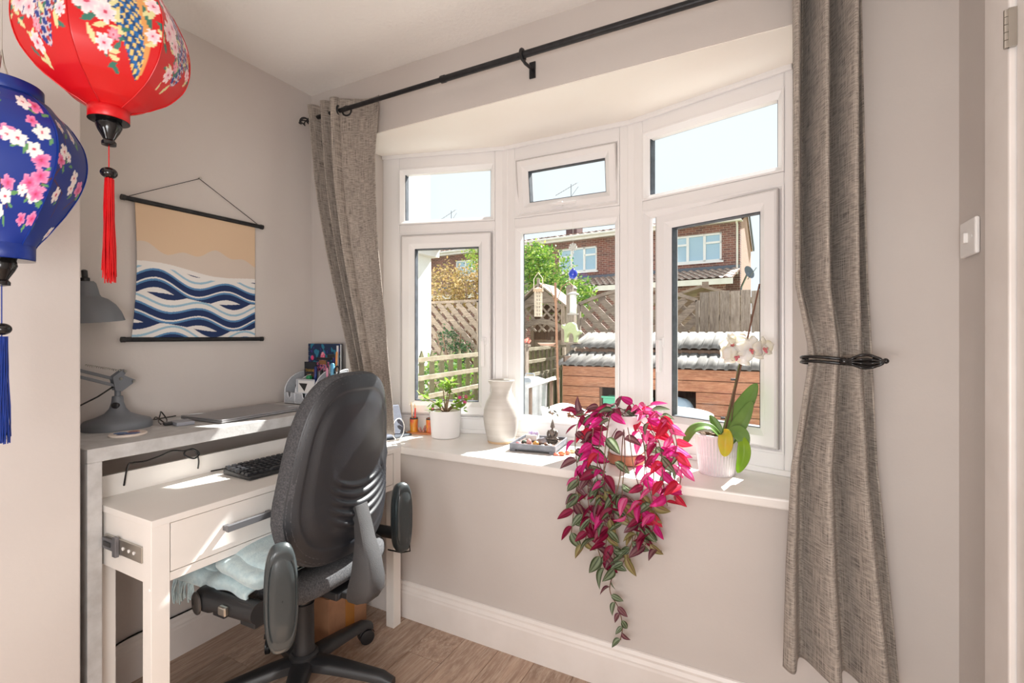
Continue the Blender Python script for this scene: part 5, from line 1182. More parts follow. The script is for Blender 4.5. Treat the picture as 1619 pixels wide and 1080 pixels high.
MB().grid(lambda a, b: V(1.2, 3.12, .30)+V(.19*math.cos(2*PI*a)*math.sin(PI*(b*.9+.1))**.4, .07*math.sin(2*PI*a)*math.sin(PI*(b*.9+.1))**.4, .34*b)*(1+.05*noise.noise(V(4*a, 3*b, 1))), 28, 14, True).build('sack', M('sack_blue', (178, 200, 220), .7, col2=(150, 176, 200), vs=8), t, smooth=180)
MB().tube([(1.2+.03*math.cos(a), 3.12+.02*math.sin(a), .62) for a in [2*PI*k/12 for k in range(12)]], .006, 6, closed=True).build('tie', 'rubber', t)
# ---------------------------------------------------------------- fences
def clip_line(c, d_, inside, span=2.2, n=240):
    ts = [(-span+2*span*k/n) for k in range(n+1)]; ok = [q for q in ts if inside(c[0]+d_[0]*q, c[1]+d_[1]*q)]
    return (min(ok), max(ok)) if len(ok) > 3 else None
def chevron_panel(name, label, x0, x1, y_, zb, top, xm, rz=0):
    t = thing(name, label, 'fence', ((x0+x1)/2, y_, GZ), 0, 'garden fences')
    def add(sgn, xa, xb):
        inside = lambda x_, z_: xa <= x_ <= xb and zb <= z_ <= top(x_)-.02
        k = -14
        while k < 26:
            c = ((xa+xb)/2, zb+k*.20); d_ = (.7071, sgn*.7071); r_ = clip_line(c, d_, inside)
            if r_:
                p = V(c[0]+d_[0]*r_[0], y_, c[1]+d_[1]*r_[0]); q = V(c[0]+d_[0]*r_[1], y_, c[1]+d_[1]*r_[1])
                if (q-p).length > .1: MB().bar(p, q, .018, .088, (0, 0, 1)).build('slat', 'fence_wood_flat', t)
            k += 1
        k = -14
        while k < 26:
            c = ((xa+xb)/2, zb+k*.27); d_ = (.7071, -sgn*.7071); r_ = clip_line(c, d_, inside)
            if r_:
                p = V(c[0]+d_[0]*r_[0], y_+.022, c[1]+d_[1]*r_[0]); q = V(c[0]+d_[0]*r_[1], y_+.022, c[1]+d_[1]*r_[1])
                if (q-p).length > .1: MB().bar(p, q, .018, .052, (0, 0, 1)).build('cross_batten', 'fence_wood_flat', t)
            k += 1
    add(-1, x0, xm); add(1, xm, x1)
    n = 12
    for k in range(n):
        xa = x0+(x1-x0)*k/n; xb = x0+(x1-x0)*(k+1)/n; MB().bar((xa, y_, top(xa)), (xb, y_, top(xb)), .05, .045).build('top_rail', 'fence_wood_flat', t)
    for xx in (x0, x1, xm): MB().box((xx-.022, y_-.025, GZ), (xx+.022, y_+.035, top(xx))).build('post', 'fence_wood', t)
    MB().bar((x0, y_, zb), (x1, y_, zb), .05, .045).build('bottom_rail', 'fence_wood_flat', t)
chevron_panel('trellis_fence', 'arched diagonal-slat fence panel behind the low shed', -.44, 1.17, 5.0, .45, lambda x_: 1.67+.19*math.sin(PI*(x_+.44)/1.61), .38)
chevron_panel('trellis_fence', 'diagonal-slat fence panel below the golden shrub', -4.0, -1.55, 5.25, .2, lambda x_: 1.80, -2.3)
t = thing('board_fence', 'weathered vertical board fence at the right behind the shed', 'fence', (2.3, 5.0, GZ), 0, 'garden fences')
random.seed(9); x_ = 1.20
while x_ < 3.6:
    w_ = random.uniform(.105, .125); MB().box((x_, 4.99+random.uniform(-.004, .004), GZ), (x_+w_-.010, 5.012, 1.775+random.uniform(-.012, .012))).build('board', 'fence_wood', t, bevel=.002); x_ += w_
for z in (.3, 1.4): MB().box((1.2, 5.015, z), (3.6, 5.06, z+.08)).build('rail', 'fence_wood_flat', t)
t = thing('fence_post', 'thick weathered fence post between arbour and trellis panel', 'post', (-.55, 5.0, GZ))
MB().box((-.62, 4.95, GZ), (-.50, 5.07, 1.90)).build('shaft', 'fence_wood', t, bevel=.005); MB().prism([(-.63, 1.90), (-.49, 1.90), (-.53, 1.95), (-.59, 1.95)], .14, 'y', 4.94).build('cap', 'fence_wood', t)
t = thing('board_fence', 'short weathered board fence left of the arbour', 'fence', (-1.75, 5.7, GZ), 0, 'garden fences')
for k in range(5): MB().box((-2.25+k*.115, 5.75, GZ), (-2.25+k*.115+.108, 5.77, 1.72)).build('board', 'fence_wood', t)
# arbour
ax0, ax1, ay = -1.62, -.86, 5.45
t = thing('arbour', 'wooden garden arbour with gabled roof and lattice back', 'arbour', ((ax0+ax1)/2, ay, GZ)); am = (ax0+ax1)/2
for xx in (ax0, ax1):
    MB().box((xx-.03, ay-.03, GZ), (xx+.03, ay+.03, 1.72)).build('post', 'fence_wood', t); MB().box((xx-.03, ay+.45, GZ), (xx+.03, ay+.5, 1.72)).build('post', 'fence_wood', t)
for s_ in (-1, 1):
    x_ = am+s_*((ax1-ax0)/2+.10); MB().add([(am, ay-.12, 2.06), (x_, ay-.12, 1.68), (x_, ay+.55, 1.68), (am, ay+.55, 2.06), (am, ay-.12, 2.03), (x_, ay-.12, 1.65), (x_, ay+.55, 1.65), (am, ay+.55, 2.03)], [(0,1,2,3),(7,6,5,4),(0,4,5,1),(1,5,6,2),(2,6,7,3),(3,7,4,0)]).build('roof_slope', 'fence_wood_flat', t)
MB().prism([(am-.32, 1.74), (am+.32, 1.74), (am, 1.99)], .02, 'y', ay-.04).build('gable_board', 'fence_wood_flat', t); MB().box((am-.02, ay-.13, 1.92), (am+.02, ay-.10, 2.12)).build('finial', 'fence_wood', t)
arc = [(am-.40+.80*k/14, 1.60+.13*math.sin(PI*k/14)) for k in range(15)]
for zz, nm in ((0, 'arch_beam'), (-.33, 'arch_rail')):
    MB().prism([(p[0], p[1]+zz) for p in arc]+[(p[0], p[1]+zz+.085) for p in reversed(arc)], .03, 'y', ay-.015).build(nm, 'fence_wood_flat', t)
for sgn in (-1, 1):
    for k in range(-4, 8):
        r_ = clip_line((am, 1.18+k*.165), (.7071, sgn*.7071), lambda x_, z_: ax0 <= x_ <= ax1 and 1.28 <= z_ <= 1.74)
        if r_: MB().bar((am+.7071*r_[0], ay+.03+.007*sgn, 1.18+k*.165+sgn*.7071*r_[0]), (am+.7071*r_[1], ay+.03+.007*sgn, 1.18+k*.165+sgn*.7071*r_[1]), .012, .032).build('lattice_strip', 'fence_wood_flat', t)
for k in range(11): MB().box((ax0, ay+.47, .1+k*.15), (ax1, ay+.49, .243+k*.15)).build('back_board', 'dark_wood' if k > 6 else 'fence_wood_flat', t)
MB().box((am-.02, ay+.44, .3), (am+.02, ay+.47, 1.2)).build('back_stile', 'fence_wood', t)
MB().box((ax0, ay, .38), (ax1, ay+.47, .42)).build('seat', 'fence_wood_flat', t)
# picket fence running away from the house
t = thing('picket_fence', 'low pale picket fence running away across the garden', 'fence', (-.6, 3.0, GZ), 0, 'garden fences')
M('pale_picket', (164, 153, 132), .8, col2=(138, 126, 104), vs=9); M('dull_picket', (132, 126, 96), .85, col2=(112, 110, 78), vs=9); pa, pb = V(-.6, 1.15, 0), V(-.62, 4.92, 0); pd = (pb-pa)
for z in (1.0, .845, .68): MB().bar(pa+V(0, 0, z), pb+V(0, 0, z+.07), .03, .036).build('rail', 'pale_picket', t)
for k in range(28): c = pa+pd*(k+.5)/28+V(-.03, 0, 0); MB().box((c.x-.055, c.y-.064, GZ), (c.x-.035, c.y+.064, .60)).build('lower_board', 'fence_wood', t)
for k in range(26):
    c = pa+pd*(k+.5)/26+V(-.03, 0, 0); MB().add([c+V(0, -.028, .0), c+V(0, .028, .0), c+V(0, .028, 1.02), c+V(0, 0, 1.08), c+V(0, -.028, 1.02), c+V(-.015, -.028, 0), c+V(-.015, .028, 0), c+V(-.015, .028, 1.02), c+V(-.015, 0, 1.08), c+V(-.015, -.028, 1.02)], [(0,1,2,3,4),(9,8,7,6,5),(0,5,6,1),(1,6,7,2),(2,7,8,3),(3,8,9,4),(4,9,5,0)]).build('picket', 'dull_picket', t)
# ---------------------------------------------------------------- planting
def cloud(mb, c, rad, n, size, pal, seed, shell=.5):
    rng = random.Random(seed); c = Vector(c)
    for k in range(n):
        d_ = V(rng.gauss(0, 1), rng.gauss(0, 1), rng.gauss(0, 1)).normalized(); f = shell+(1-shell)*rng.random(); f *= 1+.22*noise.noise(d_*2.3+V(seed, 0, 0))
        p = c+V(d_.x*rad[0], d_.y*rad[1], d_.z*rad[2])*f; a = V(rng.gauss(0, 1), rng.gauss(0, 1), rng.gauss(0, .7)).normalized(); b = a.orthogonal().normalized(); s_ = size*rng.uniform(.6, 1.3)
        mb.add([p, p+a*s_*.5+b*s_*.28, p+a*s_, p+a*s_*.5-b*s_*.28], [(0, 1, 2, 3)], lin(rng.choice(pal)))
M('leafage', (255, 255, 255), .6, vc=True, translucent=.35)
def shrub(name, label, cat, blobs, n, size, pal, trunk, seed, group=None):
    t = thing(name, label, cat, trunk, 0, group); mb = MB()
    for i, (c, r_) in enumerate(blobs): cloud(mb, c, r_, n, size, pal, seed+i)
    mb.build('foliage', 'leafage', t); top = Vector(blobs[0][0])
    for k in range(4): a = k*1.6; MB().tube([Vector(trunk), Vector(trunk).lerp(top, .5)+V(.06*math.cos(a), .06*math.sin(a), 0), top+V(.25*math.cos(a), .2*math.sin(a), .1)], [.03, .022, .01], 7).build('branch', 'bark', t, smooth=60)
shrub('garden_shrub', 'golden brown sunlit shrub above the slatted fence', 'shrub', [((-2.75, 5.7, 2.05), (.55, .35, .42)), ((-2.2, 5.7, 2.15), (.5, .35, .42)), ((-3.3, 5.75, 2.1), (.5, .35, .5))], 1500, .055, [(184, 158, 104), (166, 138, 88), (148, 134, 76), (200, 178, 136), (136, 112, 70)], (-2.6, 5.6, GZ), 3)
shrub('garden_shrub', 'green shrub rising at the left behind the golden one', 'shrub', [((-3.3, 7.1, 2.9), (.5, .4, .42)), ((-2.75, 6.55, 2.62), (.38, .3, .38))], 1100, .06, [(126, 158, 56), (156, 178, 80), (88, 126, 44), (170, 182, 100)], (-3.1, 7.1, GZ), 12)
shrub('garden_tree', 'bright green leafy tree behind the arbour', 'tree', [((-2.05, 7.2, 2.35), (.75, .5, .75)), ((-1.75, 7.1, 1.9), (.6, .4, .6)), ((-2.3, 7.45, 2.7), (.42, .35, .45)), ((-1.3, 7.0, 1.95), (.5, .35, .42))], 1900, .075, [(128, 166, 58), (102, 146, 50), (158, 184, 84), (80, 124, 48), (174, 190, 104)], (-2.0, 7.2, GZ), 30)
shrub('climbing_plant', 'dark green leafy plant against the slatted fence', 'plant', [((-2.75, 5.02, 1.15), (.25, .09, .22)), ((-2.5, 5.02, .95), (.22, .09, .2))], 260, .05, [(70, 110, 70), (86, 124, 74), (60, 96, 66)], (-2.6, 5.1, GZ), 44)
shrub('border_plant', 'bright green border planting behind the pickets', 'plant', [((-1.0, 2.4, .72), (.2, .7, .30)), ((-1.05, 3.8, .76), (.2, .7, .3))], 900, .06, [(104, 146, 50), (128, 166, 68), (78, 122, 44), (150, 174, 90)], (-1.0, 3.1, GZ), 51)
# ---------------------------------------------------------------- feeder pole, feeders, ornaments
fx, fy = .25, 2.5
t = thing('feeder_pole', 'slim rust-brown bird feeder pole with side hooks', 'pole', (.28, fy, GZ))
M('rust_metal', (170, 128, 100), .6, col2=(150, 108, 84), vs=20)
MB().tube([(.30, fy, GZ), (.262, fy, .9), (.24, fy, 1.70)], .011, 10).build('pole', 'rust_metal', t, smooth=60)
for s_ in (-1, 1): MB().tube([(.245, fy, 1.50), (.245+s_*.06, fy, 1.66), (.245+s_*.13, fy, 1.70), (.245+s_*.175, fy, 1.655)], .004, 7).build('hook', 'rust_metal', t, smooth=60)
MB().tube([(.245, fy, 1.11), (.18, fy-.02, 1.12)], .004, 6).build('dish_arm', 'rust_metal', t)
MB().lathe([(.002, 0), (.055, .002), (.085, .018), (.088, .018), (.058, -.006), (.002, -.008)], (.165, fy-.02, 1.125), 28, cap=False).build('water_dish', M('pink_terracotta', (214, 178, 160), .7, bmp=.05), t, smooth=50)
f1 = onY(851, 478, fy); t = thing('suet_feeder', 'pale wire cage bird feeder hanging left of the pole', 'bird feeder', tuple(f1))
M('pale_wire', (222, 210, 192), .5, metal=.2, bmp=.02)
for k in range(10): a = 2*PI*k/10; MB().tube([f1+V(.035*math.cos(a), .035*math.sin(a), -.13), f1+V(.035*math.cos(a), .035*math.sin(a), .10)], .0035, 5).build('wire', 'pale_wire', t)
for k in range(7): MB().tube([f1+V(.035*math.cos(a), .035*math.sin(a), -.13+k*.034) for a in [2*PI*q/16 for q in range(16)]], .0035, 5, closed=True).build('hoop', 'pale_wire', t)
MB().lathe([(.05, .10), (.046, .125), (.012, .14)], f1, 20).build('lid', M('tan_lid', (206, 176, 146), .6, bmp=.02), t, smooth=40); MB().tube([f1+V(-.046, 0, .10), f1+V(-.046, 0, .22), f1+V(0, 0, .28), f1+V(.046, 0, .22), f1+V(.046, 0, .10)], .004, 6).build('bail', 'pale_wire', t)
f2 = onY(906, 482, fy); t = thing('seed_feeder', 'clear tube seed feeder hanging right of the pole', 'bird feeder', tuple(f2))
MB().lathe([(.030, -.08), (.030, .09)], f2, 20, cap=False).build('tube', M('frosted', (214, 220, 214), .25, bmp=.02), t, smooth=40); MB().lathe([(.056, .09), (.052, .10), (.01, .118)], f2, 20).build('lid', M('lid_grey', (170, 166, 160), .5, bmp=.02), t, smooth=40)
MB().lathe([(.01, -.095), (.05, -.09), (.052, -.078), (.03, -.078)], f2, 20).build('tray', 'lid_grey', t, smooth=40); MB().tube([f2+V(0, 0, .11), f2+V(0, 0, .17)], .003, 6).build('hanger', 'pale_wire', t)
# green ornament on a stake
e0 = onY(903, 549, 3.45); e0.z = 1.135; t = thing('garden_ornament', 'pale green elephant-shaped pottery ornament standing on the shed roof', 'ornament', tuple(e0))
pts = [(-.085, 0), (-.085, .10), (-.09, .145), (-.125, .165), (-.13, .195), (-.105, .205), (-.08, .185), (-.06, .205), (-.02, .225), (.03, .225), (.07, .20), (.085, .15), (.105, .125), (.125, .14), (.145, .125), (.14, .10), (.115, .085), (.09, .075), (.085, 0), (.045, 0), (.045, .06), (.03, .095), (0, .11), (-.03, .095), (-.045, .06), (-.045, 0)]
MB().prism([(e0.x+p[0]*.85, e0.z+p[1]) for p in pts], .07, 'y', e0.y-.035).build('body', M('pale_green', (200, 210, 162), .5, col2=(182, 196, 144), vs=14), t, bevel=.015, seg=3)
MB().box((e0.x-.1, e0.y-.05, e0.z-.014), (e0.x+.1, e0.y+.05, e0.z)).build('shelf', 'fence_wood_flat', t)
# rose in a post planter
r0 = onY(829, 548, 2.8); t = thing('rose_post', 'square wooden post topped with a pink rose', 'post', (r0.x, r0.y, GZ))
MB().box((r0.x-.035, r0.y-.035, GZ), (r0.x+.035, r0.y+.035, r0.z)).build('shaft', 'fence_wood', t, bevel=.004); MB().box((r0.x-.05, r0.y-.05, r0.z), (r0.x+.05, r0.y+.05, r0.z+.02)).build('cap', 'fence_wood_flat', t)
t = thing('rose', 'pale pink rose bloom on the wooden post', 'flower', (r0.x, r0.y, r0.z+.02))
M('rose_pink', (236, 170, 154), .6, col2=(226, 120, 110), vs=30, translucent=.3); rng = random.Random(1)
for k in range(16):
    a = k*2.4; r_ = .012+.003*k; c = V(r0.x+r_*math.cos(a), r0.y+r_*math.sin(a), r0.z+.075-.002*k)
    MB().grid(lambda p, q: c+V(.028*math.cos(a)*(q)+.03*(p-.5)*-math.sin(a), .028*math.sin(a)*q+.03*(p-.5)*math.cos(a), .03*(q-.4)-.03*(p-.5)**2), 5, 4).build('petal', 'rose_pink', t, smooth=180)
MB().tube([(r0.x, r0.y, r0.z+.02), (r0.x, r0.y, r0.z+.07)], .004, 6).build('stem', 'spike_green', t)
# galvanised bin
by = 2.35; bx = onY(838, 620, by).x
t = thing('metal_bin', 'galvanised metal dustbin outside the middle window', 'bin', (bx, by, GZ)); M('galvanised', (196, 200, 204), .4, metal=.5, col2=(166, 172, 178), vs=10)
MB().grid(lambda a, b: V(bx+(.135+.02*b)*(1+.012*math.cos(2*PI*a*18))*math.cos(2*PI*a), by+(.135+.02*b)*(1+.012*math.cos(2*PI*a*18))*math.sin(2*PI*a), GZ+.005+.90*b), 144, 6, True).build('drum', 'galvanised', t, smooth=180)
MB().lathe([(.165, .0), (.168, .02), (.15, .03), (.08, .055), (.001, .062)], (bx, by, GZ+.90), 40, cap=False).build('lid', 'galvanised', t, smooth=40); MB().tube([(bx-.05, by, GZ+.95), (bx-.04, by, GZ+.985), (bx+.04, by, GZ+.985), (bx+.05, by, GZ+.95)], .006, 7).build('handle', 'galvanised', t)
t = thing('planter_board', 'white painted board leaning beside the metal bin', 'board', (.42, 2.2, .6)); a_, b_ = onY(836, 611, 2.05), onY(876, 598, 2.05)
MB().bar(a_, b_, .08, .03).build('plank', 'white_gloss', t); MB().box((b_.x-.03, 2.03, GZ), (b_.x-.012, 2.06, b_.z-.02)).build('leg', 'dark_wood', t); MB().box((a_.x+.01, 2.03, GZ), (a_.x+.028, 2.06, a_.z-.01)).build('leg', 'dark_wood', t)
# white metal bistro set
M('white_iron', (240, 240, 240), .4, bmp=.05)
def garden_chair(label, cx_, cy_, rz, zt_):
    t = thing('garden_chair', label, 'chair', (cx_, cy_, GZ), rz, 'white iron garden chairs'); X = ROOT[t]; dz = zt_-GZ
    rng = random.Random(7); holes = [(rng.uniform(-.15, .15), rng.uniform(-.13, -.03), rng.uniform(0, 3)) for k in range(26)]
    nx, nz = 90, 44; mb = MB(X); idx = {}
    def P(i, j):
        u_ = -1+2*i/nx; top = .03*math.cos(u_*PI*.9)-.03+(.012 if abs(u_) > .85 else 0); w_ = .215-.02*(1-j/nz)*1.0
        return V(u_*w_, .05*u_*u_-.02*(j/nz), dz-.22+(.22+top)*j/nz)
    vs = [P(i, j) for j in range(nz+1) for i in range(nx+1)]; fs = []
    for j in range(nz):
        for i in range(nx):
            c = (vs[j*(nx+1)+i]+vs[(j+1)*(nx+1)+i+1])/2; hole = False
            for (hx_, hz_, an) in holes:
                p, q = c.x-hx_, c.z-dz-hz_; u_ = p*math.cos(an)+q*math.sin(an); v_ = -p*math.sin(an)+q*math.cos(an)
                if abs(u_) < .020 and abs(v_) < .0085*(1-(u_/.020)**2): hole = True
            if not hole: fs.append((j*(nx+1)+i, j*(nx+1)+i+1, (j+1)*(nx+1)+i+1, (j+1)*(nx+1)+i))
    mb.add(vs, fs); mb.build('backrest', 'white_iron', t, solid=.008)
    MB(X).lathe([(.19, .0), (.20, .008), (.20, .02), (.19, .028)], (0, -.20, .44), 32).build('seat', 'white_iron', t, smooth=40)
    for a, b in ((-.15, -.06), (.15, -.06), (-.14, -.34), (.14, -.34)): MB(X).tube([(a, b, .44), (a*1.15, b, .2), (a*1.2, b*1.05, .002)], .012, 8).build('leg', 'white_iron', t, smooth=60)
    for s_ in (-1, 1): MB(X).tube([(s_*.15, -.06, .45), (s_*.19, .0, dz-.2)], .012, 8).build('back_post', 'white_iron', t, smooth=60)
garden_chair('white iron garden chair with leaf cut-outs seen past the statue', .735, 1.52, math.radians(-4), .742)
garden_chair('white iron garden chair at the far right behind the orchid', 2.02, 1.62, math.radians(30), .70)
t = thing('garden_table', 'round white iron garden table below the right window', 'table', (1.36, 1.68, GZ))
MB().lathe([(.30, 0), (.312, .006), (.312, .022), (.30, .028)], (1.36, 1.68, .675), 48).build('table_top', 'white_iron', t, smooth=40); MB().tube([(1.36, 1.68, .10), (1.36, 1.68, .675)], .025, 12).build('column', 'white_iron', t, smooth=60)
for k in range(3): a = k*2.1; MB().tube([(1.36, 1.68, .12), (1.36+.15*math.cos(a), 1.68+.15*math.sin(a), .02), (1.36+.25*math.cos(a), 1.68+.25*math.sin(a), GZ+.012)], .012, 8).build('leg', 'white_iron', t, smooth=60)

# ---------------------------------------------------------------- neighbour's white extension and taller wall, left
M('white_render', (244, 242, 238), .9, bmp=.1, bs=60); M('concrete_tile', (206, 192, 176), .85, col2=(170, 156, 142), vs=8, rand=.08)
t = thing('white_extension', "white rendered single-storey extension with tiled roof at the left", 'building', (-4, 2.6, GZ))
MB().box((-4.28, 1.0, GZ), (-2.33, 4.0, 2.42)).build('wall', 'white_render', t)
MB().box((-4.28, .9, 2.34), (-2.22, 4.05, 2.46)).build('fascia', 'white_gloss', t)
tl = mesh_only(MB().box((-.16, -.19, 0), (.16, .19, .022)), 'roof_tile', 'concrete_tile'); sl = math.atan2(.66, .75)
for r_ in range(5):
    for c_ in range(10):
        y_ = 4.06-.31*(c_+.5)+.0; x_ = -2.2-.16*r_; inst(tl, 'roof_tile', t, Matrix.Translation((x_-.10, y_, 2.545+.141*r_)) @ Matrix.Rotation(sl, 4, 'Y') @ Matrix.Diagonal((1, .86, 1, 1)))
MB().add([(-2.24, .95, 2.45), (-3.0, .95, 3.10), (-3.0, 4.02, 3.10), (-2.24, 4.02, 2.45), (-3.0, .95, 2.45), (-3.0, 4.02, 2.45)], [(0, 1, 2, 3), (0, 4, 1), (3, 2, 5), (1, 4, 5, 2), (0, 3, 5, 4)]).build('roof_base', 'white_render', t)
t = thing('tall_house_wall', 'pale two-storey house wall rising behind the white extension', 'building', (-6, 4, GZ))
MB().box((-9, 1.2, GZ), (-4.30, 6.55, 6.4)).build('wall', M('cream_render', (226, 222, 216), .9, bmp=.1, bs=60), t)
MB().box((-9.3, .9, 6.4), (-3.9, 7.05, 6.55)).build('eaves', 'white_gloss', t); MB().add([(-9.3, .9, 6.55), (-3.9, .9, 6.55), (-3.9, 7.05, 6.55), (-9.3, 7.05, 6.55), (-6.6, .9, 8.2), (-6.6, 7.05, 8.2)], [(0, 3, 2, 1), (0, 1, 4), (2, 3, 5), (1, 2, 5, 4), (3, 0, 4, 5)]).build('roof', 'concrete_tile', t)
# ---------------------------------------------------------------- brick terrace
def brick_mat():
    m, nt, b, L = nodes_of('red_brick'); tc = nt.nodes.new('ShaderNodeTexCoord'); sx = nt.nodes.new('ShaderNodeSeparateXYZ'); L.new(tc.outputs['Object'], sx.inputs[0])
    ad = nt.nodes.new('ShaderNodeMath'); L.new(sx.outputs[0], ad.inputs[0]); L.new(sx.outputs[1], ad.inputs[1]); cb = nt.nodes.new('ShaderNodeCombineXYZ'); L.new(ad.outputs[0], cb.inputs[0]); L.new(sx.outputs[2], cb.inputs[1])
    br = nt.nodes.new('ShaderNodeTexBrick'); L.new(cb.outputs[0], br.inputs['Vector']); br.inputs['Scale'].default_value = 1; br.inputs['Brick Width'].default_value = .225; br.inputs['Row Height'].default_value = .075; br.inputs['Mortar Size'].default_value = .006
    br.inputs['Color1'].default_value = (*lin((146, 96, 86)), 1); br.inputs['Color2'].default_value = (*lin((108, 74, 70)), 1); br.inputs['Mortar'].default_value = (*lin((176, 160, 148)), 1)
    n = noiz(nt, tc.outputs['Object'], 1.4, 3); L.new(mixc(nt, n, br.outputs[0], (*lin((128, 74, 62)),)) if False else br.outputs[0], b.inputs['Base Color']); b.inputs['Roughness'].default_value = .9
    bump(nt, b, br.outputs['Fac'], -.4, .01)
brick_mat()
t = thing('brick_terrace', 'red brick terraced house with white windows and tiled lean-to beyond the fence', 'building', (-.273, 16.411, 0), math.radians(-5.1)); X = ROOT[t]
M('pantile', (176, 140, 122), .8, col2=(150, 114, 98), vs=6, rand=.1); M('grey_lead', (96, 104, 116), .6, bmp=.05); M('far_glass', (170, 200, 222), .08, spec=.8, bmp=.005); M('net_curtain', (206, 220, 230), .8, bmp=.05)
def hb(lo, hi, nm, mt, **k): return MB(X).box(lo, hi).build(nm, mt, k.pop('parent', t), **k)
wins = [(-.87, .85), (-5.41, -3.72), (-10.9, -9.2)]
xs = [-15, -10.9, -9.2, -5.41, -3.72, -.87, .85, 1.42]
hb((-15, 0, GZ), (1.42, .3, 3.80), 'front_wall', 'red_brick'); hb((-15, 0, 4.78), (1.42, .3, 5.12), 'front_wall', 'red_brick')
for a, b in ((-15, -10.9), (-9.2, -5.41), (-3.72, -.87), (.85, 1.42)): hb((a, 0, 3.80), (b, .3, 4.78), 'front_wall', 'red_brick')
MB(X).prism([(0.3, GZ), (2.8, GZ), (2.8, 4.5), (1.6, 5.58), (0.3, 5.15)], .25, 'x', 1.17).build('gable_wall', M('orange_brick', (190, 152, 136), .9, col2=(174, 134, 118), vs=12), t)
for (a, b) in wins:
    w = MB(X); z0, z1 = 3.80, 4.78
    w.box((a, .04, z0), (b, .14, z0+.07)).box((a, .04, z1-.07), (b, .14, z1)).box((a, .04, z0), (a+.07, .14, z1)).box((b-.07, .04, z0), (b, .14, z1))
    m1, m2 = a+(b-a)*.34, a+(b-a)*.67
    for mm in (m1, m2): w.box((mm-.045, .04, z0), (mm+.045, .14, z1))
    w.box((a, .04, z1-.36), (m1, .13, z1-.29)).box((m2, .04, z1-.36), (b, .13, z1-.29))
    wo = w.build('window_frame', 'upvc', t)
    for (p, q) in ((a+.07, m1-.045), (m1+.045, m2-.045), (m2+.045, b-.07)): hb((p, .09, z0+.07), (q, .10, z1-.07), 'pane', 'far_glass', parent=wo)
    for q in range(2): hb((m1+.06+.24*q, .105, z0+.07), (m1+.06+.24*q+.2, .12, z1-.09), 'net_curtain', 'net_curtain', parent=wo)
    hb((a-.06, -.06, z0-.06), (b+.06, .05, z0), 'window_sill', 'upvc', parent=wo)
hb((-15, -.36, 5.03), (1.5, -.28, 5.20), 'fascia', 'white_gloss'); hb((-15, -.28, 5.06), (1.5, .05, 5.09), 'soffit', 'white_gloss'); MB(X).tube([(-15, -.41, 5.17), (1.5, -.41, 5.17)], .055, 10).build('gutter', 'white_gloss', t, smooth=60)
MB(X).tube([(1.34, -.06, 3.3), (1.34, -.06, 4.95), (1.34, -.35, 5.12)], .035, 10).build('downpipe', 'white_gloss', t, smooth=60)
def pan(x0, x1, ya, za, yb, zb, pitch, rows, mat):
    nx = int((x1-x0)/pitch*6)
    for r_ in range(rows):
        f0, f1 = r_/rows, (r_+1)/rows+.02
        MB(X).grid(lambda a, b: V(x0+(x1-x0)*a, ya+(yb-ya)*(f0+(f1-f0)*b), za+(zb-za)*(f0+(f1-f0)*b)+.03*(1-b)+.028*math.cos(2*PI*(x0+(x1-x0)*a)/pitch)), nx, 2).build('tile_course', mat, t, smooth=60, solid=.012)
pan(-15, 1.5, -.38, 5.22, 1.6, 5.66, .30, 6, 'pantile')
MB(X).box((-15, 1.5, 4.6), (1.4, 1.6, 5.60)).build('ridge_wall', 'red_brick', t); MB(X).tube([(-15, 1.6, 5.66), (1.5, 1.6, 5.66)], .07, 8).build('ridge_tiles', 'pantile', t, smooth=60)
MB(X).prism([(-.4, 5.1), (-.36, 5.24), (1.6, 5.74), (3.0, 4.6), (2.9, 4.48), (1.6, 5.58)], .05, 'x', 1.48).build('verge', 'grey_lead', t)
MB(X).add([(-15, 1.6, 5.63), (1.46, 1.6, 5.63), (1.46, 3.0, 4.5), (-15, 3.0, 4.5)], [(0, 1, 2, 3)]).build('rear_roof', 'pantile', t, solid=.03)
ch = hb((-5.72, 1.3, 5.4), (-5.2, 1.9, 6.8), 'chimney', M('dark_brick', (112, 86, 86), .9, col2=(92, 70, 72), vs=9)); hb((-5.77, 1.25, 6.8), (-5.15, 1.95, 6.88), 'chimney_cap', 'concrete_tile', parent=ch)
ch = hb((-12.9, 1.3, 5.5), (-12.3, 1.9, 6.5), 'chimney', 'red_brick'); hb((-12.95, 1.25, 6.5), (-12.25, 1.95, 6.58), 'chimney_cap', 'concrete_tile', parent=ch)
# lean-to with individual tiles along the visible eave
hb((-15, -1.5, GZ), (1.2, -1.4, 2.86), 'lean_to_wall', 'red_brick'); hb((-15, -1.75, 2.82), (1.45, -1.68, 3.0), 'lean_to_fascia', 'white_gloss'); hb((-15, -.03, 3.46), (1.42, .0, 3.62), 'flashing', 'grey_lead')
MB(X).add([(-15, -1.72, 2.98), (1.42, -1.72, 2.98), (1.42, 0, 3.46), (-15, 0, 3.46)], [(0, 1, 2, 3)]).build('lean_to_deck', 'pantile', t, solid=.03)
tm = MB(); tm.grid(lambda a, b: V(-.13+.26*a, -.20+.40*b, .02+.035*math.sin(PI*min(1, a*1.5))*(1 if a < .667 else 0)-.012*(1 if a >= .667 else 0)+.012*(1-b)), 8, 2); tm = mesh_only(tm, 'roof_tile', M('lean_tile', (150, 112, 98), .8, col2=(206, 190, 176), vs=3, rand=.12), smooth=50)
sl = math.atan2(.48, 1.72)
for r_ in range(4):
    for c_ in range(48):
        x_ = 1.30-.235*c_
        if x_ < -9.9: break
        inst(tm, 'roof_tile', t, X @ Matrix.Translation((x_, -1.58+.44*r_, 3.055+.123*r_)) @ Matrix.Rotation(sl, 4, 'X'))
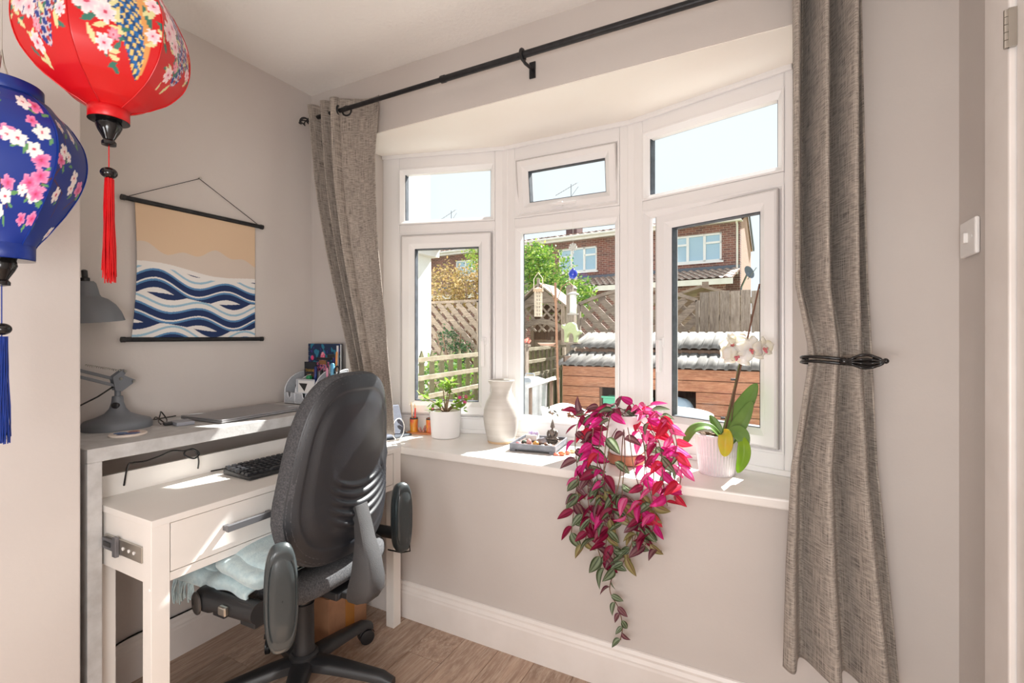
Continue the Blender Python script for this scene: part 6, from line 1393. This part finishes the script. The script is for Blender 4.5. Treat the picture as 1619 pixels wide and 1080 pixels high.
def aerial(label, base, h, n):
    b = Vector(base); t = thing('tv_aerial', label, 'aerial', tuple(b), 0, 'tv aerials'); M('aerial_grey', (140, 146, 154), .4, metal=.5, bmp=.02)
    MB().tube([b, b+V(0, 0, h)], .018, 8).build('mast', 'aerial_grey', t); d_ = V(-.8, .1, -.28)
    MB().tube([b+V(.28, 0, h+.02), b+V(.28, 0, h+.02)+d_*1.35], .012, 6).build('boom', 'aerial_grey', t)
    for k in range(n): c = b+V(.28, 0, h+.02)+d_*1.35*k/n; MB().tube([c+V(0, -.18, -.06), c+V(0, .18, .06)], .007, 5).build('element', 'aerial_grey', t)
    MB().tube([b+V(.0, 0, h-.55), b+V(.34, 0, h-.15)], .010, 6).build('stay', 'aerial_grey', t)
aerial('tv aerial on the chimney seen through the small top opener', tuple(X @ V(-5.62, 1.6, 6.885)), 1.05, 9)
aerial('tv aerial on the far left chimney', tuple(X @ V(-12.5, 1.6, 6.585)), 1.15, 6)
d0 = X @ V(1.78, -1.0, 3.20); t = thing('satellite_dish', 'grey satellite dish at the right end of the brick house', 'dish', tuple(d0))
MB().lathe([(.002, 0), (.12, .02), (.20, .06), (.21, .06), (.12, .012), (.002, -.01)], d0, 28, axis=(.75, -.55, .3), cap=False).build('reflector', 'grey_lead', t, smooth=60); MB().tube([d0, d0+V(-.2, .4, -.4), d0+V(-.35, .6, -3.3)], .03, 8).build('mast', 'aerial_grey', t)
MB().tube([d0+V(0, 0, -.2), d0+V(.25, -.4, .1)], .012, 6).build('feed_arm', 'aerial_grey', t)
# small shed gable just behind the fence
t = thing('summerhouse', 'wooden gable top of a small shed showing over the fence', 'shed', (1.0, 6.6, GZ)); gx = onY(1115, 450, 6.6).x
for k in range(9):
    za = 1.0+k*.12; hw2 = .55 if za < 1.72 else max(.05, .55-(za-1.72)*3.6)
    MB().box((gx-hw2, 6.6, za), (gx+hw2, 6.62, za+.115)).build('board', 'fence_wood_flat', t)
MB().box((gx-.55, 6.6, GZ), (gx+.55, 7.6, 1.0)).build('lower_wall', 'dark_wood', t)
for s_ in (-1, 1): MB().bar((gx, 6.55, 1.96), (gx+s_*.75, 6.55, 1.72), .9, .04).build('roof_slope', 'fence_wood_flat', t)
